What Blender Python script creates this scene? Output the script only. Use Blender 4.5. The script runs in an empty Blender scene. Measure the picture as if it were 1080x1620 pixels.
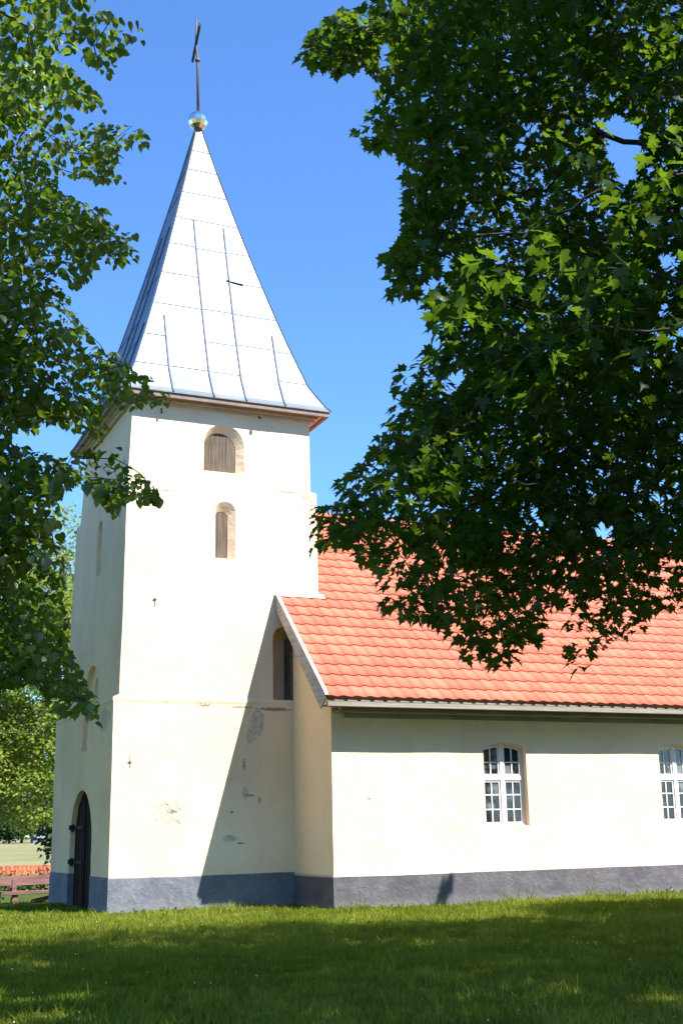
import bpy, bmesh, math, random
import numpy as np
from mathutils import Vector, Matrix, noise as mnoise

random.seed(7)
rng = np.random.default_rng(11)
SC = bpy.context.scene
COL = SC.collection

# ------------------------------------------------------------------ camera
FPX = 1926.0
PW, PH = 1080.0, 1620.0


def _cd(px, py):
    v = np.array([px - PW / 2, py - PH / 2, FPX])
    return v / np.linalg.norm(v)


_X = _cd(5000, 1222)
_Y = _cd(-340, 1330)
_Y = _Y - _X * (_X @ _Y)
_Y /= np.linalg.norm(_Y)
_Z = np.cross(_X, _Y)
if _Z[1] > 0:
    _Z = -_Z
RW = np.array([_X, _Y, _Z])            # camera (x right, y down, z forward) -> world
EYE = np.array([0.0, 0.0, 1.6])

cam = bpy.data.cameras.new("camera")
cam.sensor_fit = 'HORIZONTAL'
cam.sensor_width = 36.0
cam.lens = 36.0 * FPX / PW
cam.clip_start = 0.1
cam.clip_end = 3000.0
cam_ob = bpy.data.objects.new("camera", cam)
COL.objects.link(cam_ob)
_r, _u, _b = RW @ np.array([1, 0, 0.]), RW @ np.array([0, -1., 0]), RW @ np.array([0, 0, -1.])
cam_ob.matrix_world = Matrix(((_r[0], _u[0], _b[0], EYE[0]), (_r[1], _u[1], _b[1], EYE[1]),
                              (_r[2], _u[2], _b[2], EYE[2]), (0, 0, 0, 1)))
SC.camera = cam_ob

# ------------------------------------------------------------------ light
SUN = np.array([-0.651, 1.0, -1.43])
SUN /= np.linalg.norm(SUN)
SUN_EL = math.asin(-SUN[2])
SUN_ROT = math.atan2(-SUN[0], -SUN[1])

world = bpy.data.worlds.new("World")
SC.world = world
world.use_nodes = True
wn = world.node_tree
sky = wn.nodes.new('ShaderNodeTexSky')
sky.sky_type = 'NISHITA'
sky.sun_disc = False
sky.sun_elevation = SUN_EL
sky.sun_rotation = SUN_ROT
sky.air_density = 1.0
sky.dust_density = 0.15
sky.ozone_density = 3.0
bg = wn.nodes['Background']
tint = wn.nodes.new('ShaderNodeMix')
tint.data_type = 'RGBA'
tint.blend_type = 'MULTIPLY'
tint.inputs[0].default_value = 1.0
tint.inputs[7].default_value = (0.60, 0.885, 1.22, 1)
wn.links.new(sky.outputs[0], tint.inputs[6])
wn.links.new(tint.outputs[2], bg.inputs[0])
bg.inputs[1].default_value = 0.108

sun = bpy.data.lights.new("sun", 'SUN')
sun.energy = 5.0
sun.angle = math.radians(0.5)
sun.color = (1.0, 0.962, 0.905)
sun_ob = bpy.data.objects.new("sun", sun)
COL.objects.link(sun_ob)
sun_ob.rotation_euler = Vector(SUN).to_track_quat('-Z', 'Y').to_euler()
sun_ob.location = (20, -20, 40)

SC.view_settings.view_transform = 'Standard'
SC.view_settings.look = 'None'
SC.view_settings.gamma = 1.0
SC.view_settings.exposure = 1.3
SC.render.engine = 'CYCLES'
SC.cycles.max_bounces = 7
SC.cycles.transparent_max_bounces = 4

# ------------------------------------------------------------------ helpers


def proj(P):
    """world points (n,3) -> photo pixels (n,2), depth (n)"""
    c = (np.asarray(P, float) - EYE) @ RW
    z = np.where(np.abs(c[:, 2]) < 1e-6, 1e-6, c[:, 2])
    return np.stack([PW / 2 + FPX * c[:, 0] / z, PH / 2 + FPX * c[:, 1] / z], 1), c[:, 2]


def unproj(px, py, depth):
    v = np.stack([(px - PW / 2) / FPX * depth, (py - PH / 2) / FPX * depth, depth], 1)
    return v @ RW.T + EYE


def tag(o, label=None, cat=None, group=None, kind=None):
    if label:
        o['label'] = label
    if cat:
        o['category'] = cat
    if group:
        o['group'] = group
    if kind:
        o['kind'] = kind
    return o


def empty(name, loc=(0, 0, 0), rz=0.0):
    o = bpy.data.objects.new(name, None)
    COL.objects.link(o)
    o.location = loc
    o.rotation_euler = (0, 0, rz)
    o.empty_display_size = 0.3
    return o


def link(name, me, mats, parent=None, loc=None):
    o = bpy.data.objects.new(name, me)
    if not isinstance(mats, (list, tuple)):
        mats = [mats]
    for m in mats:
        me.materials.append(m)
    COL.objects.link(o)
    if parent is not None:
        o.parent = parent
    if loc is not None:
        o.location = loc
    return o


class MB:
    """collects pieces into one mesh"""

    def __init__(self):
        self.bm = bmesh.new()

    def box(self, x0, x1, y0, y1, z0, z1, mat=0, M=None):
        vs = [self.bm.verts.new(p) for p in ((x0, y0, z0), (x1, y0, z0), (x1, y1, z0), (x0, y1, z0),
                                             (x0, y0, z1), (x1, y0, z1), (x1, y1, z1), (x0, y1, z1))]
        if M is not None:
            for v in vs:
                v.co = M @ v.co
        for q in ((3, 2, 1, 0), (4, 5, 6, 7), (0, 1, 5, 4), (1, 2, 6, 5), (2, 3, 7, 6), (3, 0, 4, 7)):
            f = self.bm.faces.new([vs[i] for i in q])
            f.material_index = mat
        return vs

    def prism(self, pts, vec, mat=0):
        """planar outline (3-D points) swept by vec"""
        a = [self.bm.verts.new(p) for p in pts]
        b = [self.bm.verts.new(Vector(p) + Vector(vec)) for p in pts]
        n = len(pts)
        fs = [self.bm.faces.new(a[::-1]), self.bm.faces.new(b)]
        for i in range(n):
            fs.append(self.bm.faces.new((a[i], a[(i + 1) % n], b[(i + 1) % n], b[i])))
        for f in fs:
            f.material_index = mat

    def tube(self, pts, radii, seg=8, mat=0, cap=True):
        pts = [Vector(p) for p in pts]
        rings = []
        for i, p in enumerate(pts):
            d = (pts[min(i + 1, len(pts) - 1)] - pts[max(i - 1, 0)]).normalized()
            a = d.cross(Vector((0, 0, 1)) if abs(d.z) < 0.9 else Vector((1, 0, 0))).normalized()
            b = d.cross(a)
            rings.append([self.bm.verts.new(p + (a * math.cos(2 * math.pi * k / seg) + b * math.sin(2 * math.pi * k / seg)) * radii[i])
                          for k in range(seg)])
        for i in range(len(rings) - 1):
            for k in range(seg):
                f = self.bm.faces.new((rings[i][k], rings[i][(k + 1) % seg], rings[i + 1][(k + 1) % seg], rings[i + 1][k]))
                f.material_index = mat
                f.smooth = True
        if cap:
            self.bm.faces.new(rings[0][::-1]).material_index = mat
            self.bm.faces.new(rings[-1]).material_index = mat

    def mesh(self, name, bevel=0.0):
        bmesh.ops.recalc_face_normals(self.bm, faces=self.bm.faces)
        if bevel:
            bmesh.ops.bevel(self.bm, geom=self.bm.edges[:], offset=bevel, segments=1, affect='EDGES')
        me = bpy.data.meshes.new(name)
        self.bm.to_mesh(me)
        self.bm.free()
        return me

    def build(self, name, mats, parent=None, bevel=0.0, loc=None):
        return link(name, self.mesh(name, bevel), mats, parent, loc)


def cut(ob, cutters):
    """boolean subtraction of cutter meshes, applied"""
    tmp = []
    for me in cutters:
        c = bpy.data.objects.new("cutter", me)
        COL.objects.link(c)
        tmp.append(c)
        m = ob.modifiers.new("cut", 'BOOLEAN')
        m.operation = 'DIFFERENCE'
        m.solver = 'EXACT'
        m.object = c
    dg = bpy.context.evaluated_depsgraph_get()
    dg.update()
    ev = ob.evaluated_get(dg)
    me = bpy.data.meshes.new_from_object(ev)
    ob.modifiers.clear()
    old = ob.data
    ob.data = me
    bpy.data.meshes.remove(old)
    for c in tmp:
        d = c.data
        bpy.data.objects.remove(c)
        bpy.data.meshes.remove(d)
    return ob


def arch(u0, u1, v0, vs, rise, n=14):
    """outline in (u,v): jambs from v0 to vs, arch of given rise on top"""
    uc, h = (u0 + u1) / 2, (u1 - u0) / 2
    pts = [(u0, v0), (u1, v0)]
    if abs(rise - h) < 1e-6:
        for i in range(n + 1):
            a = math.pi * i / n
            pts.append((uc + h * math.cos(a), vs + rise * math.sin(a)))
    else:
        R = (h * h + rise * rise) / (2 * rise) if rise < h else None
        if R:
            a0 = math.asin(h / R)
            for i in range(n + 1):
                a = a0 - 2 * a0 * i / n
                pts.append((uc + R * math.sin(a), vs + rise - R + R * math.cos(a)))
        else:
            for i in range(n + 1):
                a = math.pi * i / n
                pts.append((uc + h * math.cos(a), vs + rise * math.sin(a)))
    return pts


def cutter(pts3, vec):
    m = MB()
    m.prism(pts3, vec)
    return m.mesh("cutter")


def wob(p, s=0.8, a=0.012):
    n = mnoise.noise_vector(Vector(p) * s)
    return Vector(p) + n * a


# ------------------------------------------------------------------ materials
def mat(name):
    m = bpy.data.materials.new(name)
    m.use_nodes = True
    nt = m.node_tree
    return m, nt, nt.nodes['Principled BSDF'], nt.nodes['Material Output']


def N(nt, t, **kw):
    n = nt.nodes.new(t)
    for k, v in kw.items():
        setattr(n, k, v)
    return n


def _sock(nt, node, idx, v):
    if isinstance(v, bpy.types.NodeSocket):
        nt.links.new(v, node.inputs[idx])
    elif v is not None:
        node.inputs[idx].default_value = v


def math_(nt, op, a, b=None, c=None, clamp=False):
    n = N(nt, 'ShaderNodeMath', operation=op, use_clamp=clamp)
    _sock(nt, n, 0, a)
    _sock(nt, n, 1, b)
    _sock(nt, n, 2, c)
    return n.outputs[0]


def pos(nt):
    return N(nt, 'ShaderNodeNewGeometry').outputs['Position']


def noise_(nt, vec, scale, detail=4, rough=0.55, vscale=None):
    if vscale:
        mp = N(nt, 'ShaderNodeMapping')
        mp.inputs['Scale'].default_value = vscale
        nt.links.new(vec, mp.inputs[0])
        vec = mp.outputs[0]
    n = N(nt, 'ShaderNodeTexNoise')
    nt.links.new(vec, n.inputs['Vector'])
    n.inputs['Scale'].default_value = scale
    n.inputs['Detail'].default_value = detail
    n.inputs['Roughness'].default_value = rough
    return n.outputs['Fac']


def ramp(nt, fac, stops):
    r = N(nt, 'ShaderNodeValToRGB')
    el = r.color_ramp.elements
    while len(el) < len(stops):
        el.new(0.5)
    for e, (p, c) in zip(el, stops):
        e.position = p
        e.color = c if len(c) == 4 else (*c, 1)
    nt.links.new(fac, r.inputs[0])
    return r.outputs[0]


def mix(nt, fac, a, b):
    n = N(nt, 'ShaderNodeMix', data_type='RGBA')
    for i, v in ((0, fac), (6, a), (7, b)):
        if isinstance(v, bpy.types.NodeSocket):
            nt.links.new(v, n.inputs[i])
        else:
            n.inputs[i].default_value = v if i == 0 else (*v, 1) if len(v) == 3 else v
    return n.outputs[2]


def smooth(nt, x, lo, hi):
    n = N(nt, 'ShaderNodeMapRange', interpolation_type='SMOOTHSTEP')
    nt.links.new(x, n.inputs[0])
    n.inputs[1].default_value = lo
    n.inputs[2].default_value = hi
    return n.outputs[0]


def bump(nt, bsdf, hts, dist=0.01, strength=1.0):
    b = N(nt, 'ShaderNodeBump')
    b.inputs['Strength'].default_value = strength
    b.inputs['Distance'].default_value = dist
    nt.links.new(hts, b.inputs['Height'])
    nt.links.new(b.outputs[0], bsdf.inputs['Normal'])


def blotch(nt, P, c, r, nscale=6.0, amp=0.6, edge=0.25):
    """0..1 mask of an irregular patch centred at c with radii r (3-vector)"""
    s = N(nt, 'ShaderNodeVectorMath', operation='SUBTRACT')
    nt.links.new(P, s.inputs[0])
    s.inputs[1].default_value = c
    d = N(nt, 'ShaderNodeVectorMath', operation='DIVIDE')
    nt.links.new(s.outputs[0], d.inputs[0])
    d.inputs[1].default_value = r
    l = N(nt, 'ShaderNodeVectorMath', operation='LENGTH')
    nt.links.new(d.outputs[0], l.inputs[0])
    nz = noise_(nt, P, nscale, 4, 0.6)
    v = math_(nt, 'ADD', l.outputs['Value'], math_(nt, 'MULTIPLY', math_(nt, 'SUBTRACT', nz, 0.5), amp * 4))
    return math_(nt, 'SUBTRACT', 1.0, smooth(nt, v, 1.0 - edge, 1.0 + edge))


def stucco(name, base, patches=(), cracks=(), whites=()):
    m, nt, b, out = mat(name)
    P = pos(nt)
    big = noise_(nt, P, 0.55, 5, 0.6)
    streak = noise_(nt, P, 1.0, 5, 0.6, (1.7, 1.7, 0.22))
    fine = noise_(nt, P, 14, 5, 0.65)
    d = [c * 0.92 for c in base]
    l = [min(0.9, c * 1.05) for c in base]
    colr = mix(nt, smooth(nt, big, 0.3, 0.7), d, l)
    colr = mix(nt, math_(nt, 'MULTIPLY', smooth(nt, streak, 0.5, 0.75), 0.35), colr, [base[0] * .72, base[1] * .73, base[2] * .85])
    colr = mix(nt, math_(nt, 'MULTIPLY', smooth(nt, fine, 0.58, 0.75), 0.25), colr, [base[0] * .7, base[1] * .68, base[2] * .7])
    for c, r in whites:
        colr = mix(nt, math_(nt, 'MULTIPLY', blotch(nt, P, c, r, 2.5, 0.45, 0.35), 0.5), colr, (0.86, 0.72, 0.54))
    h = None
    for c, r in patches:
        k = math_(nt, 'MULTIPLY', blotch(nt, P, c, r, 5.0, 0.55, 0.16), 0.8)
        pc = ramp(nt, noise_(nt, P, 16, 5), [(0.3, (0.34, 0.28, 0.22)), (0.5, (0.58, 0.48, 0.38)), (0.7, (0.76, 0.64, 0.50))])
        colr = mix(nt, k, colr, pc)
        h = k if h is None else math_(nt, 'MAXIMUM', h, k)
    for c, r in cracks:
        k = blotch(nt, P, c, r, 20.0, 0.9, 0.2)
        colr = mix(nt, math_(nt, 'MULTIPLY', k, 0.75), colr, (0.15, 0.12, 0.10))
    nt.links.new(colr, b.inputs['Base Color'])
    b.inputs['Roughness'].default_value = 0.93
    b.inputs['Specular IOR Level'].default_value = 0.15
    hh = math_(nt, 'ADD', math_(nt, 'MULTIPLY', noise_(nt, P, 3.2, 5, 0.6), 1.0), math_(nt, 'MULTIPLY', noise_(nt, P, 22, 4, 0.6), 0.25))
    if h is not None:
        hh = math_(nt, 'SUBTRACT', hh, math_(nt, 'MULTIPLY', math_(nt, 'MULTIPLY', h, noise_(nt, P, 20, 4)), 1.6))
    bump(nt, b, hh, 0.04, 0.65)
    return m


CREAM = (0.86, 0.64, 0.42)
YT = 25.657
M_TOWER = stucco("tower_plaster", CREAM,
                 patches=[((7.28, YT, 1.92), (0.30, 0.3, 0.26)), ((9.35, YT, 3.95), (0.14, 0.3, 0.26)), ((9.18, YT, 3.62), (0.10, 0.3, 0.2)),
                          ((10.62, YT, 9.02), (0.12, 0.3, 0.24)), ((8.7, YT, 1.45), (0.14, 0.3, 0.07)), ((9.05, YT, 2.4), (0.08, 0.3, 0.11)),
                          ((6.1, 26.5, 4.0), (0.3, 0.45, 0.25))],
                 cracks=[((8.13, YT, 4.27), (0.17, 0.3, 0.03)), ((8.95, YT, 4.25), (0.22, 0.3, 0.025)), ((9.75, YT, 4.22), (0.40, 0.3, 0.035)),
                         ((9.02, YT, 3.0), (0.03, 0.3, 0.10)), ((9.38, YT, 2.25), (0.025, 0.3, 0.07)), ((8.95, YT, 1.35), (0.09, 0.3, 0.018)), ((9.15, YT, 2.35), (0.10, 0.3, 0.02)), ((8.75, YT, 2.0), (0.03, 0.3, 0.03)),
                         ((7.42, YT, 2.02), (0.10, 0.3, 0.035)), ((7.2, YT, 9.06), (0.16, 0.3, 0.016)), 
                         ((10.1, YT, 9.30), (0.35, 0.3, 0.016))],
                 whites=[((9.05, YT, 1.75), (0.95, 0.4, 0.85)), ((8.3, YT, 1.2), (0.8, 0.4, 0.4)), ((6.2, 27.0, 3.9), (0.3, 0.5, 0.5))])
M_NAVE = stucco("nave_plaster", CREAM, cracks=[((11.0, 23.5, 2.2), (0.05, 0.3, 0.02))])


def plinth_mat(name, c0, c1, tufts=0.5):
    m, nt, b, out = mat(name)
    P = pos(nt)
    n1 = noise_(nt, P, 1.6, 6, 0.65)
    n2 = noise_(nt, P, 9, 5, 0.65)
    colr = mix(nt, smooth(nt, n1, 0.35, 0.68), c0, c1)
    colr = mix(nt, math_(nt, 'MULTIPLY', smooth(nt, n2, 0.55, 0.75), 0.45), colr, [c * 1.7 for c in c1])
    sx = N(nt, 'ShaderNodeSeparateXYZ')
    nt.links.new(P, sx.inputs[0])
    low = math_(nt, 'SUBTRACT', 1.0, smooth(nt, math_(nt, 'ADD', sx.outputs[2], math_(nt, 'MULTIPLY', n1, 0.3)), 0.1, 0.4))
    colr = mix(nt, math_(nt, 'MULTIPLY', low, 0.55), colr, (0.26, 0.25, 0.24))
    nt.links.new(colr, b.inputs['Base Color'])
    b.inputs['Roughness'].default_value = 0.88
    bump(nt, b, math_(nt, 'ADD', noise_(nt, P, 5, 6, 0.7), math_(nt, 'MULTIPLY', n2, 0.4)), 0.05, 0.7)
    return m


M_PL_T = plinth_mat("tower_plinth_paint", (0.115, 0.125, 0.15), (0.18, 0.19, 0.215))
M_PL_N = plinth_mat("nave_plinth_paint", (0.08, 0.073, 0.08), (0.125, 0.113, 0.12))
M_PL_EDGE = stucco("plinth_edge", (0.60, 0.42, 0.38))


def wood(name, c0, c1, axis='z', rough=0.8, scale=1.0):
    m, nt, b, out = mat(name)
    tc = N(nt, 'ShaderNodeTexCoord').outputs['Object']
    sc = {'x': (0.5, 9, 9), 'y': (9, 0.5, 9), 'z': (9, 9, 0.5)}[axis]
    n = noise_(nt, tc, 2.2 * scale, 6, 0.65, sc)
    n2 = noise_(nt, tc, 1.1, 4)
    colr = mix(nt, smooth(nt, n, 0.3, 0.7), c0, c1)
    colr = mix(nt, math_(nt, 'MULTIPLY', smooth(nt, n2, 0.45, 0.7), 0.4), colr, [c * 0.6 for c in c0])
    nt.links.new(colr, b.inputs['Base Color'])
    b.inputs['Roughness'].default_value = rough
    b.inputs['Specular IOR Level'].default_value = 0.12
    bump(nt, b, n, 0.01, 0.5)
    return m


M_SHUT = wood("weathered_planks", (0.085, 0.064, 0.046), (0.175, 0.135, 0.10))
M_DOOR = wood("dark_door_boards", (0.016, 0.007, 0.005), (0.03, 0.011, 0.007), rough=0.85)
M_GREYWOOD = wood("grey_weathered_board", (0.33, 0.30, 0.28), (0.50, 0.46, 0.43), 'y')
M_FASCIA = wood("fascia_board", (0.25, 0.22, 0.18), (0.34, 0.30, 0.25), 'x')
M_CORNICE = wood("brown_cornice_beam", (0.22, 0.195, 0.135), (0.32, 0.285, 0.20), 'x')
M_PINKWOOD = wood("pinkish_eave_boards", (0.58, 0.47, 0.41), (0.70, 0.60, 0.53), 'x')
M_BENCH = wood("reddish_bench_timber", (0.12, 0.058, 0.05), (0.21, 0.12, 0.105), 'x')
M_LOG = wood("split_log", (0.10, 0.06, 0.045), (0.2, 0.12, 0.09), 'x')


def simple(name, c, rough=0.6, metal=0.0, var=0.15, nscale=8.0):
    m, nt, b, out = mat(name)
    P = pos(nt)
    n = noise_(nt, P, nscale, 5, 0.6)
    colr = mix(nt, smooth(nt, n, 0.35, 0.7), [x * (1 - var) for x in c], [min(1, x * (1 + var)) for x in c])
    nt.links.new(colr, b.inputs['Base Color'])
    b.inputs['Roughness'].default_value = rough
    b.inputs['Metallic'].default_value = metal
    return m


M_WHITEWOOD = simple("white_window_paint", (0.74, 0.68, 0.66), 0.5, 0, 0.06)
M_BROWNFRAME = simple("brown_window_frame", (0.22, 0.15, 0.09), 0.6)
M_IRON = simple("black_iron", (0.018, 0.014, 0.012), 0.85, 0.0)
M_RUSTIRON = simple("rusty_cross_iron", (0.13, 0.085, 0.08), 0.6, 0.4)
M_DARKIRON = simple("dark_cross_iron", (0.02, 0.02, 0.035), 0.5, 0.5)
M_MORTAR = simple("white_mortar", (0.75, 0.72, 0.68), 0.9)
M_ANCHOR = simple("old_anchor_iron", (0.12, 0.085, 0.07), 0.9)
M_RUST = simple("rust_collar", (0.20, 0.06, 0.03), 0.8)


def glass_mat():
    m, nt, b, out = mat("dark_window_glass")
    P = pos(nt)
    vor = N(nt, 'ShaderNodeTexVoronoi')
    vor.inputs['Scale'].default_value = 0.9
    nt.links.new(P, vor.inputs['Vector'])
    n = noise_(nt, P, 1.3, 3)
    colr = mix(nt, smooth(nt, n, 0.5, 0.62), (0.012, 0.014, 0.018), (0.16, 0.17, 0.19))
    nt.links.new(colr, b.inputs['Base Color'])
    b.inputs['Roughness'].default_value = 0.06
    b.inputs['Specular IOR Level'].default_value = 0.8
    bump(nt, b, noise_(nt, P, 2.0, 2), 0.02, 0.25)
    return m


M_GLASS = glass_mat()


def tile_mat():
    m, nt, b, out = mat("clay_roof_tiles")
    P = pos(nt)
    at = N(nt, 'ShaderNodeAttribute', attribute_name='tone').outputs['Fac']
    n = noise_(nt, P, 0.7, 5, 0.6)
    n2 = noise_(nt, P, 18, 4, 0.6)
    colr = mix(nt, at, (0.42, 0.110, 0.060), (0.57, 0.158, 0.090))
    colr = mix(nt, math_(nt, 'MULTIPLY', smooth(nt, n, 0.45, 0.75), 0.4), colr, (0.36, 0.105, 0.065))
    colr = mix(nt, math_(nt, 'MULTIPLY', smooth(nt, n2, 0.55, 0.75), 0.25), colr, (0.30, 0.10, 0.065))
    nt.links.new(colr, b.inputs['Base Color'])
    b.inputs['Roughness'].default_value = 0.75
    b.inputs['Specular IOR Level'].default_value = 0.3
    bump(nt, b, n2, 0.006, 0.5)
    return m


M_TILE = tile_mat()


def spire_mat():
    m, nt, b, out = mat("galvanised_sheet")
    P = pos(nt)
    at = N(nt, 'ShaderNodeAttribute', attribute_name='tone').outputs['Fac']
    n = noise_(nt, P, 1.5, 5, 0.6)
    fine = noise_(nt, P, 9, 5, 0.7, (1, 1, 0.25))
    colr = mix(nt, at, (0.13, 0.17, 0.225), (0.19, 0.225, 0.28))
    colr = mix(nt, math_(nt, 'MULTIPLY', smooth(nt, n, 0.4, 0.7), 0.3), colr, (0.115, 0.165, 0.225))
    sx = N(nt, 'ShaderNodeSeparateXYZ')
    nt.links.new(P, sx.inputs[0])
    top = smooth(nt, sx.outputs[2], 16.3, 19.6)
    drip = smooth(nt, noise_(nt, P, 3.5, 4, 0.6, (1.6, 1.6, 0.12)), 0.42, 0.66)
    rust = math_(nt, 'MULTIPLY', math_(nt, 'MULTIPLY', top, drip), 0.75)
    colr = mix(nt, rust, colr, (0.16, 0.075, 0.04))
    nt.links.new(colr, b.inputs['Base Color'])
    b.inputs['Metallic'].default_value = 0.6
    rg = math_(nt, 'ADD', 0.44, math_(nt, 'MULTIPLY', fine, 0.14))
    nt.links.new(rg, b.inputs['Roughness'])
    bump(nt, b, n, 0.05, 0.35)
    return m


M_SPIRE = spire_mat()
M_SEAM = simple("sheet_seam", (0.085, 0.095, 0.125), 0.7, 0.0)
M_EDGE = simple("brown_sheet_edge", (0.20, 0.15, 0.12), 0.7, 0.0)
M_BALL = simple("mirror_panels", (0.75, 0.78, 0.80), 0.14, 1.0, 0.08, 4)


def leaf_mat(name, c_dark, c_light, trans, tfac=0.35, gloss=0.06):
    m = bpy.data.materials.new(name)
    m.use_nodes = True
    nt = m.node_tree
    nt.nodes.clear()
    out = N(nt, 'ShaderNodeOutputMaterial')
    at = N(nt, 'ShaderNodeAttribute', attribute_name='tone').outputs['Fac']
    colr = mix(nt, at, c_dark, c_light)
    d = N(nt, 'ShaderNodeBsdfDiffuse')
    nt.links.new(colr, d.inputs[0])
    t = N(nt, 'ShaderNodeBsdfTranslucent')
    t.inputs[0].default_value = (*trans, 1)
    mx = N(nt, 'ShaderNodeMixShader')
    mx.inputs[0].default_value = tfac
    nt.links.new(d.outputs[0], mx.inputs[1])
    nt.links.new(t.outputs[0], mx.inputs[2])
    g = N(nt, 'ShaderNodeBsdfGlossy')
    g.inputs['Roughness'].default_value = 0.42
    g.inputs[0].default_value = (0.9, 0.95, 1, 1)
    m2 = N(nt, 'ShaderNodeMixShader')
    m2.inputs[0].default_value = gloss
    nt.links.new(mx.outputs[0], m2.inputs[1])
    nt.links.new(g.outputs[0], m2.inputs[2])
    nt.links.new(m2.outputs[0], out.inputs[0])
    return m


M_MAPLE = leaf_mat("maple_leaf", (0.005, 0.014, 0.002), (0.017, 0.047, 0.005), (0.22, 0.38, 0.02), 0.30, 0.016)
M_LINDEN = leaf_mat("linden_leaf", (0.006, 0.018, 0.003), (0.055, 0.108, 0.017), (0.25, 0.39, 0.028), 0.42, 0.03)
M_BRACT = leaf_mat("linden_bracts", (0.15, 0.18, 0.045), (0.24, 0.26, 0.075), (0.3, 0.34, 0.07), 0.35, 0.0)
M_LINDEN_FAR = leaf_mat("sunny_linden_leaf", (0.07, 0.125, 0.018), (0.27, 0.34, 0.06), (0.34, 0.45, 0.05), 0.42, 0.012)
M_DARKTREE = leaf_mat("dark_tree_leaf", (0.012, 0.03, 0.008), (0.04, 0.075, 0.015), (0.08, 0.13, 0.02), 0.2, 0.03)
M_PINE = leaf_mat("pine_needles", (0.06, 0.085, 0.06), (0.13, 0.16, 0.11), (0.1, 0.13, 0.08), 0.15, 0.02)
M_GRASS = leaf_mat("grass_blade", (0.045, 0.095, 0.004), (0.34, 0.34, 0.055), (0.27, 0.34, 0.02), 0.32, 0.004)
M_WEED = leaf_mat("weed_leaf", (0.05, 0.09, 0.02), (0.10, 0.16, 0.03), (0.2, 0.28, 0.04), 0.3, 0.03)
M_CLOVER = simple("white_clover", (0.75, 0.74, 0.68), 0.8)


def bark(name, c0, c1):
    m, nt, b, out = mat(name)
    P = pos(nt)
    n = noise_(nt, P, 6, 6, 0.65, (2.2, 2.2, 0.5))
    colr = mix(nt, smooth(nt, n, 0.35, 0.65), c0, c1)
    nt.links.new(colr, b.inputs['Base Color'])
    b.inputs['Roughness'].default_value = 0.9
    bump(nt, b, n, 0.03, 0.8)
    return m


M_BARK = bark("tree_bark", (0.016, 0.012, 0.009), (0.045, 0.035, 0.028))


def ground_mat(name, cols, s1=0.25, s2=6.0, bumpd=0.03):
    m, nt, b, out = mat(name)
    P = pos(nt)
    n1 = noise_(nt, P, s1, 5, 0.6)
    n2 = noise_(nt, P, s2, 6, 0.7)
    v = math_(nt, 'ADD', math_(nt, 'MULTIPLY', n1, 0.55), math_(nt, 'MULTIPLY', n2, 0.45))
    colr = ramp(nt, v, [(0.32, cols[0]), (0.5, cols[1]), (0.66, cols[2])])
    nt.links.new(colr, b.inputs['Base Color'])
    b.inputs['Roughness'].default_value = 0.95
    b.inputs['Specular IOR Level'].default_value = 0.1
    bump(nt, b, n2, bumpd, 0.8)
    return m


M_LAWN = ground_mat("lawn_turf", [(0.03, 0.05, 0.008), (0.055, 0.08, 0.014), (0.11, 0.115, 0.03)])
M_FIELD = ground_mat("meadow", [(0.13, 0.15, 0.05), (0.20, 0.19, 0.085), (0.27, 0.22, 0.13)], 0.05, 1.5, 0.1)

# ------------------------------------------------------------------ ground
m = MB()
nx = 24
S = 1500.0
vs = {}
for i in range(nx + 1):
    for j in range(nx + 1):
        vs[i, j] = m.bm.verts.new((-S + 2 * S * i / nx, -S + 2 * S * j / nx, -0.70))
for i in range(nx):
    for j in range(nx):
        m.bm.faces.new((vs[i, j], vs[i + 1, j], vs[i + 1, j + 1], vs[i, j + 1]))
tag(m.build("field", M_FIELD), kind='structure')


def sstep(a, b, v):
    t = min(1.0, max(0.0, (v - a) / (b - a)))
    return t * t * (3 - 2 * t)


def lawn_z(x, y):
    dip = -0.78 * sstep(29.5, 38.5, y) + 0.18 * sstep(38.5, 44.0, y)
    rim = -0.9 * max(sstep(52, 60, x), sstep(40, 52, -x), sstep(50, 58, y), sstep(22, 34, -y))
    return dip + rim + 0.035 * mnoise.noise(Vector((x * 0.35, y * 0.35, 3.0))) + 0.012 * mnoise.noise(Vector((x * 1.3, y * 1.3, 9.0)))


m = MB()
x0, x1, y0, y1, st = -53.0, 61.0, -35.0, 59.0, 0.5
nxx, nyy = int((x1 - x0) / st), int((y1 - y0) / st)
g = [[m.bm.verts.new((x0 + i * st, y0 + j * st, lawn_z(x0 + i * st, y0 + j * st) + 0.0)) for j in range(nyy + 1)] for i in range(nxx + 1)]
for i in range(nxx):
    for j in range(nyy):
        f = m.bm.faces.new((g[i][j], g[i + 1][j], g[i + 1][j + 1], g[i][j + 1]))
        f.smooth = True
tag(m.build("lawn", M_LAWN), kind='structure')

# ------------------------------------------------------------------ church
church = empty("church", (8.55, 28.1, 0))
tag(church, "cream plastered village church with square tower, metal spire and orange tiled nave roof", "church")


def cpart(o):
    """world-space geometry parented under the church without moving"""
    o.parent = church
    o.matrix_parent_inverse = church.matrix_basis.inverted()
    return o


def sub(o, parent):
    o.parent = parent
    return o


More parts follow.
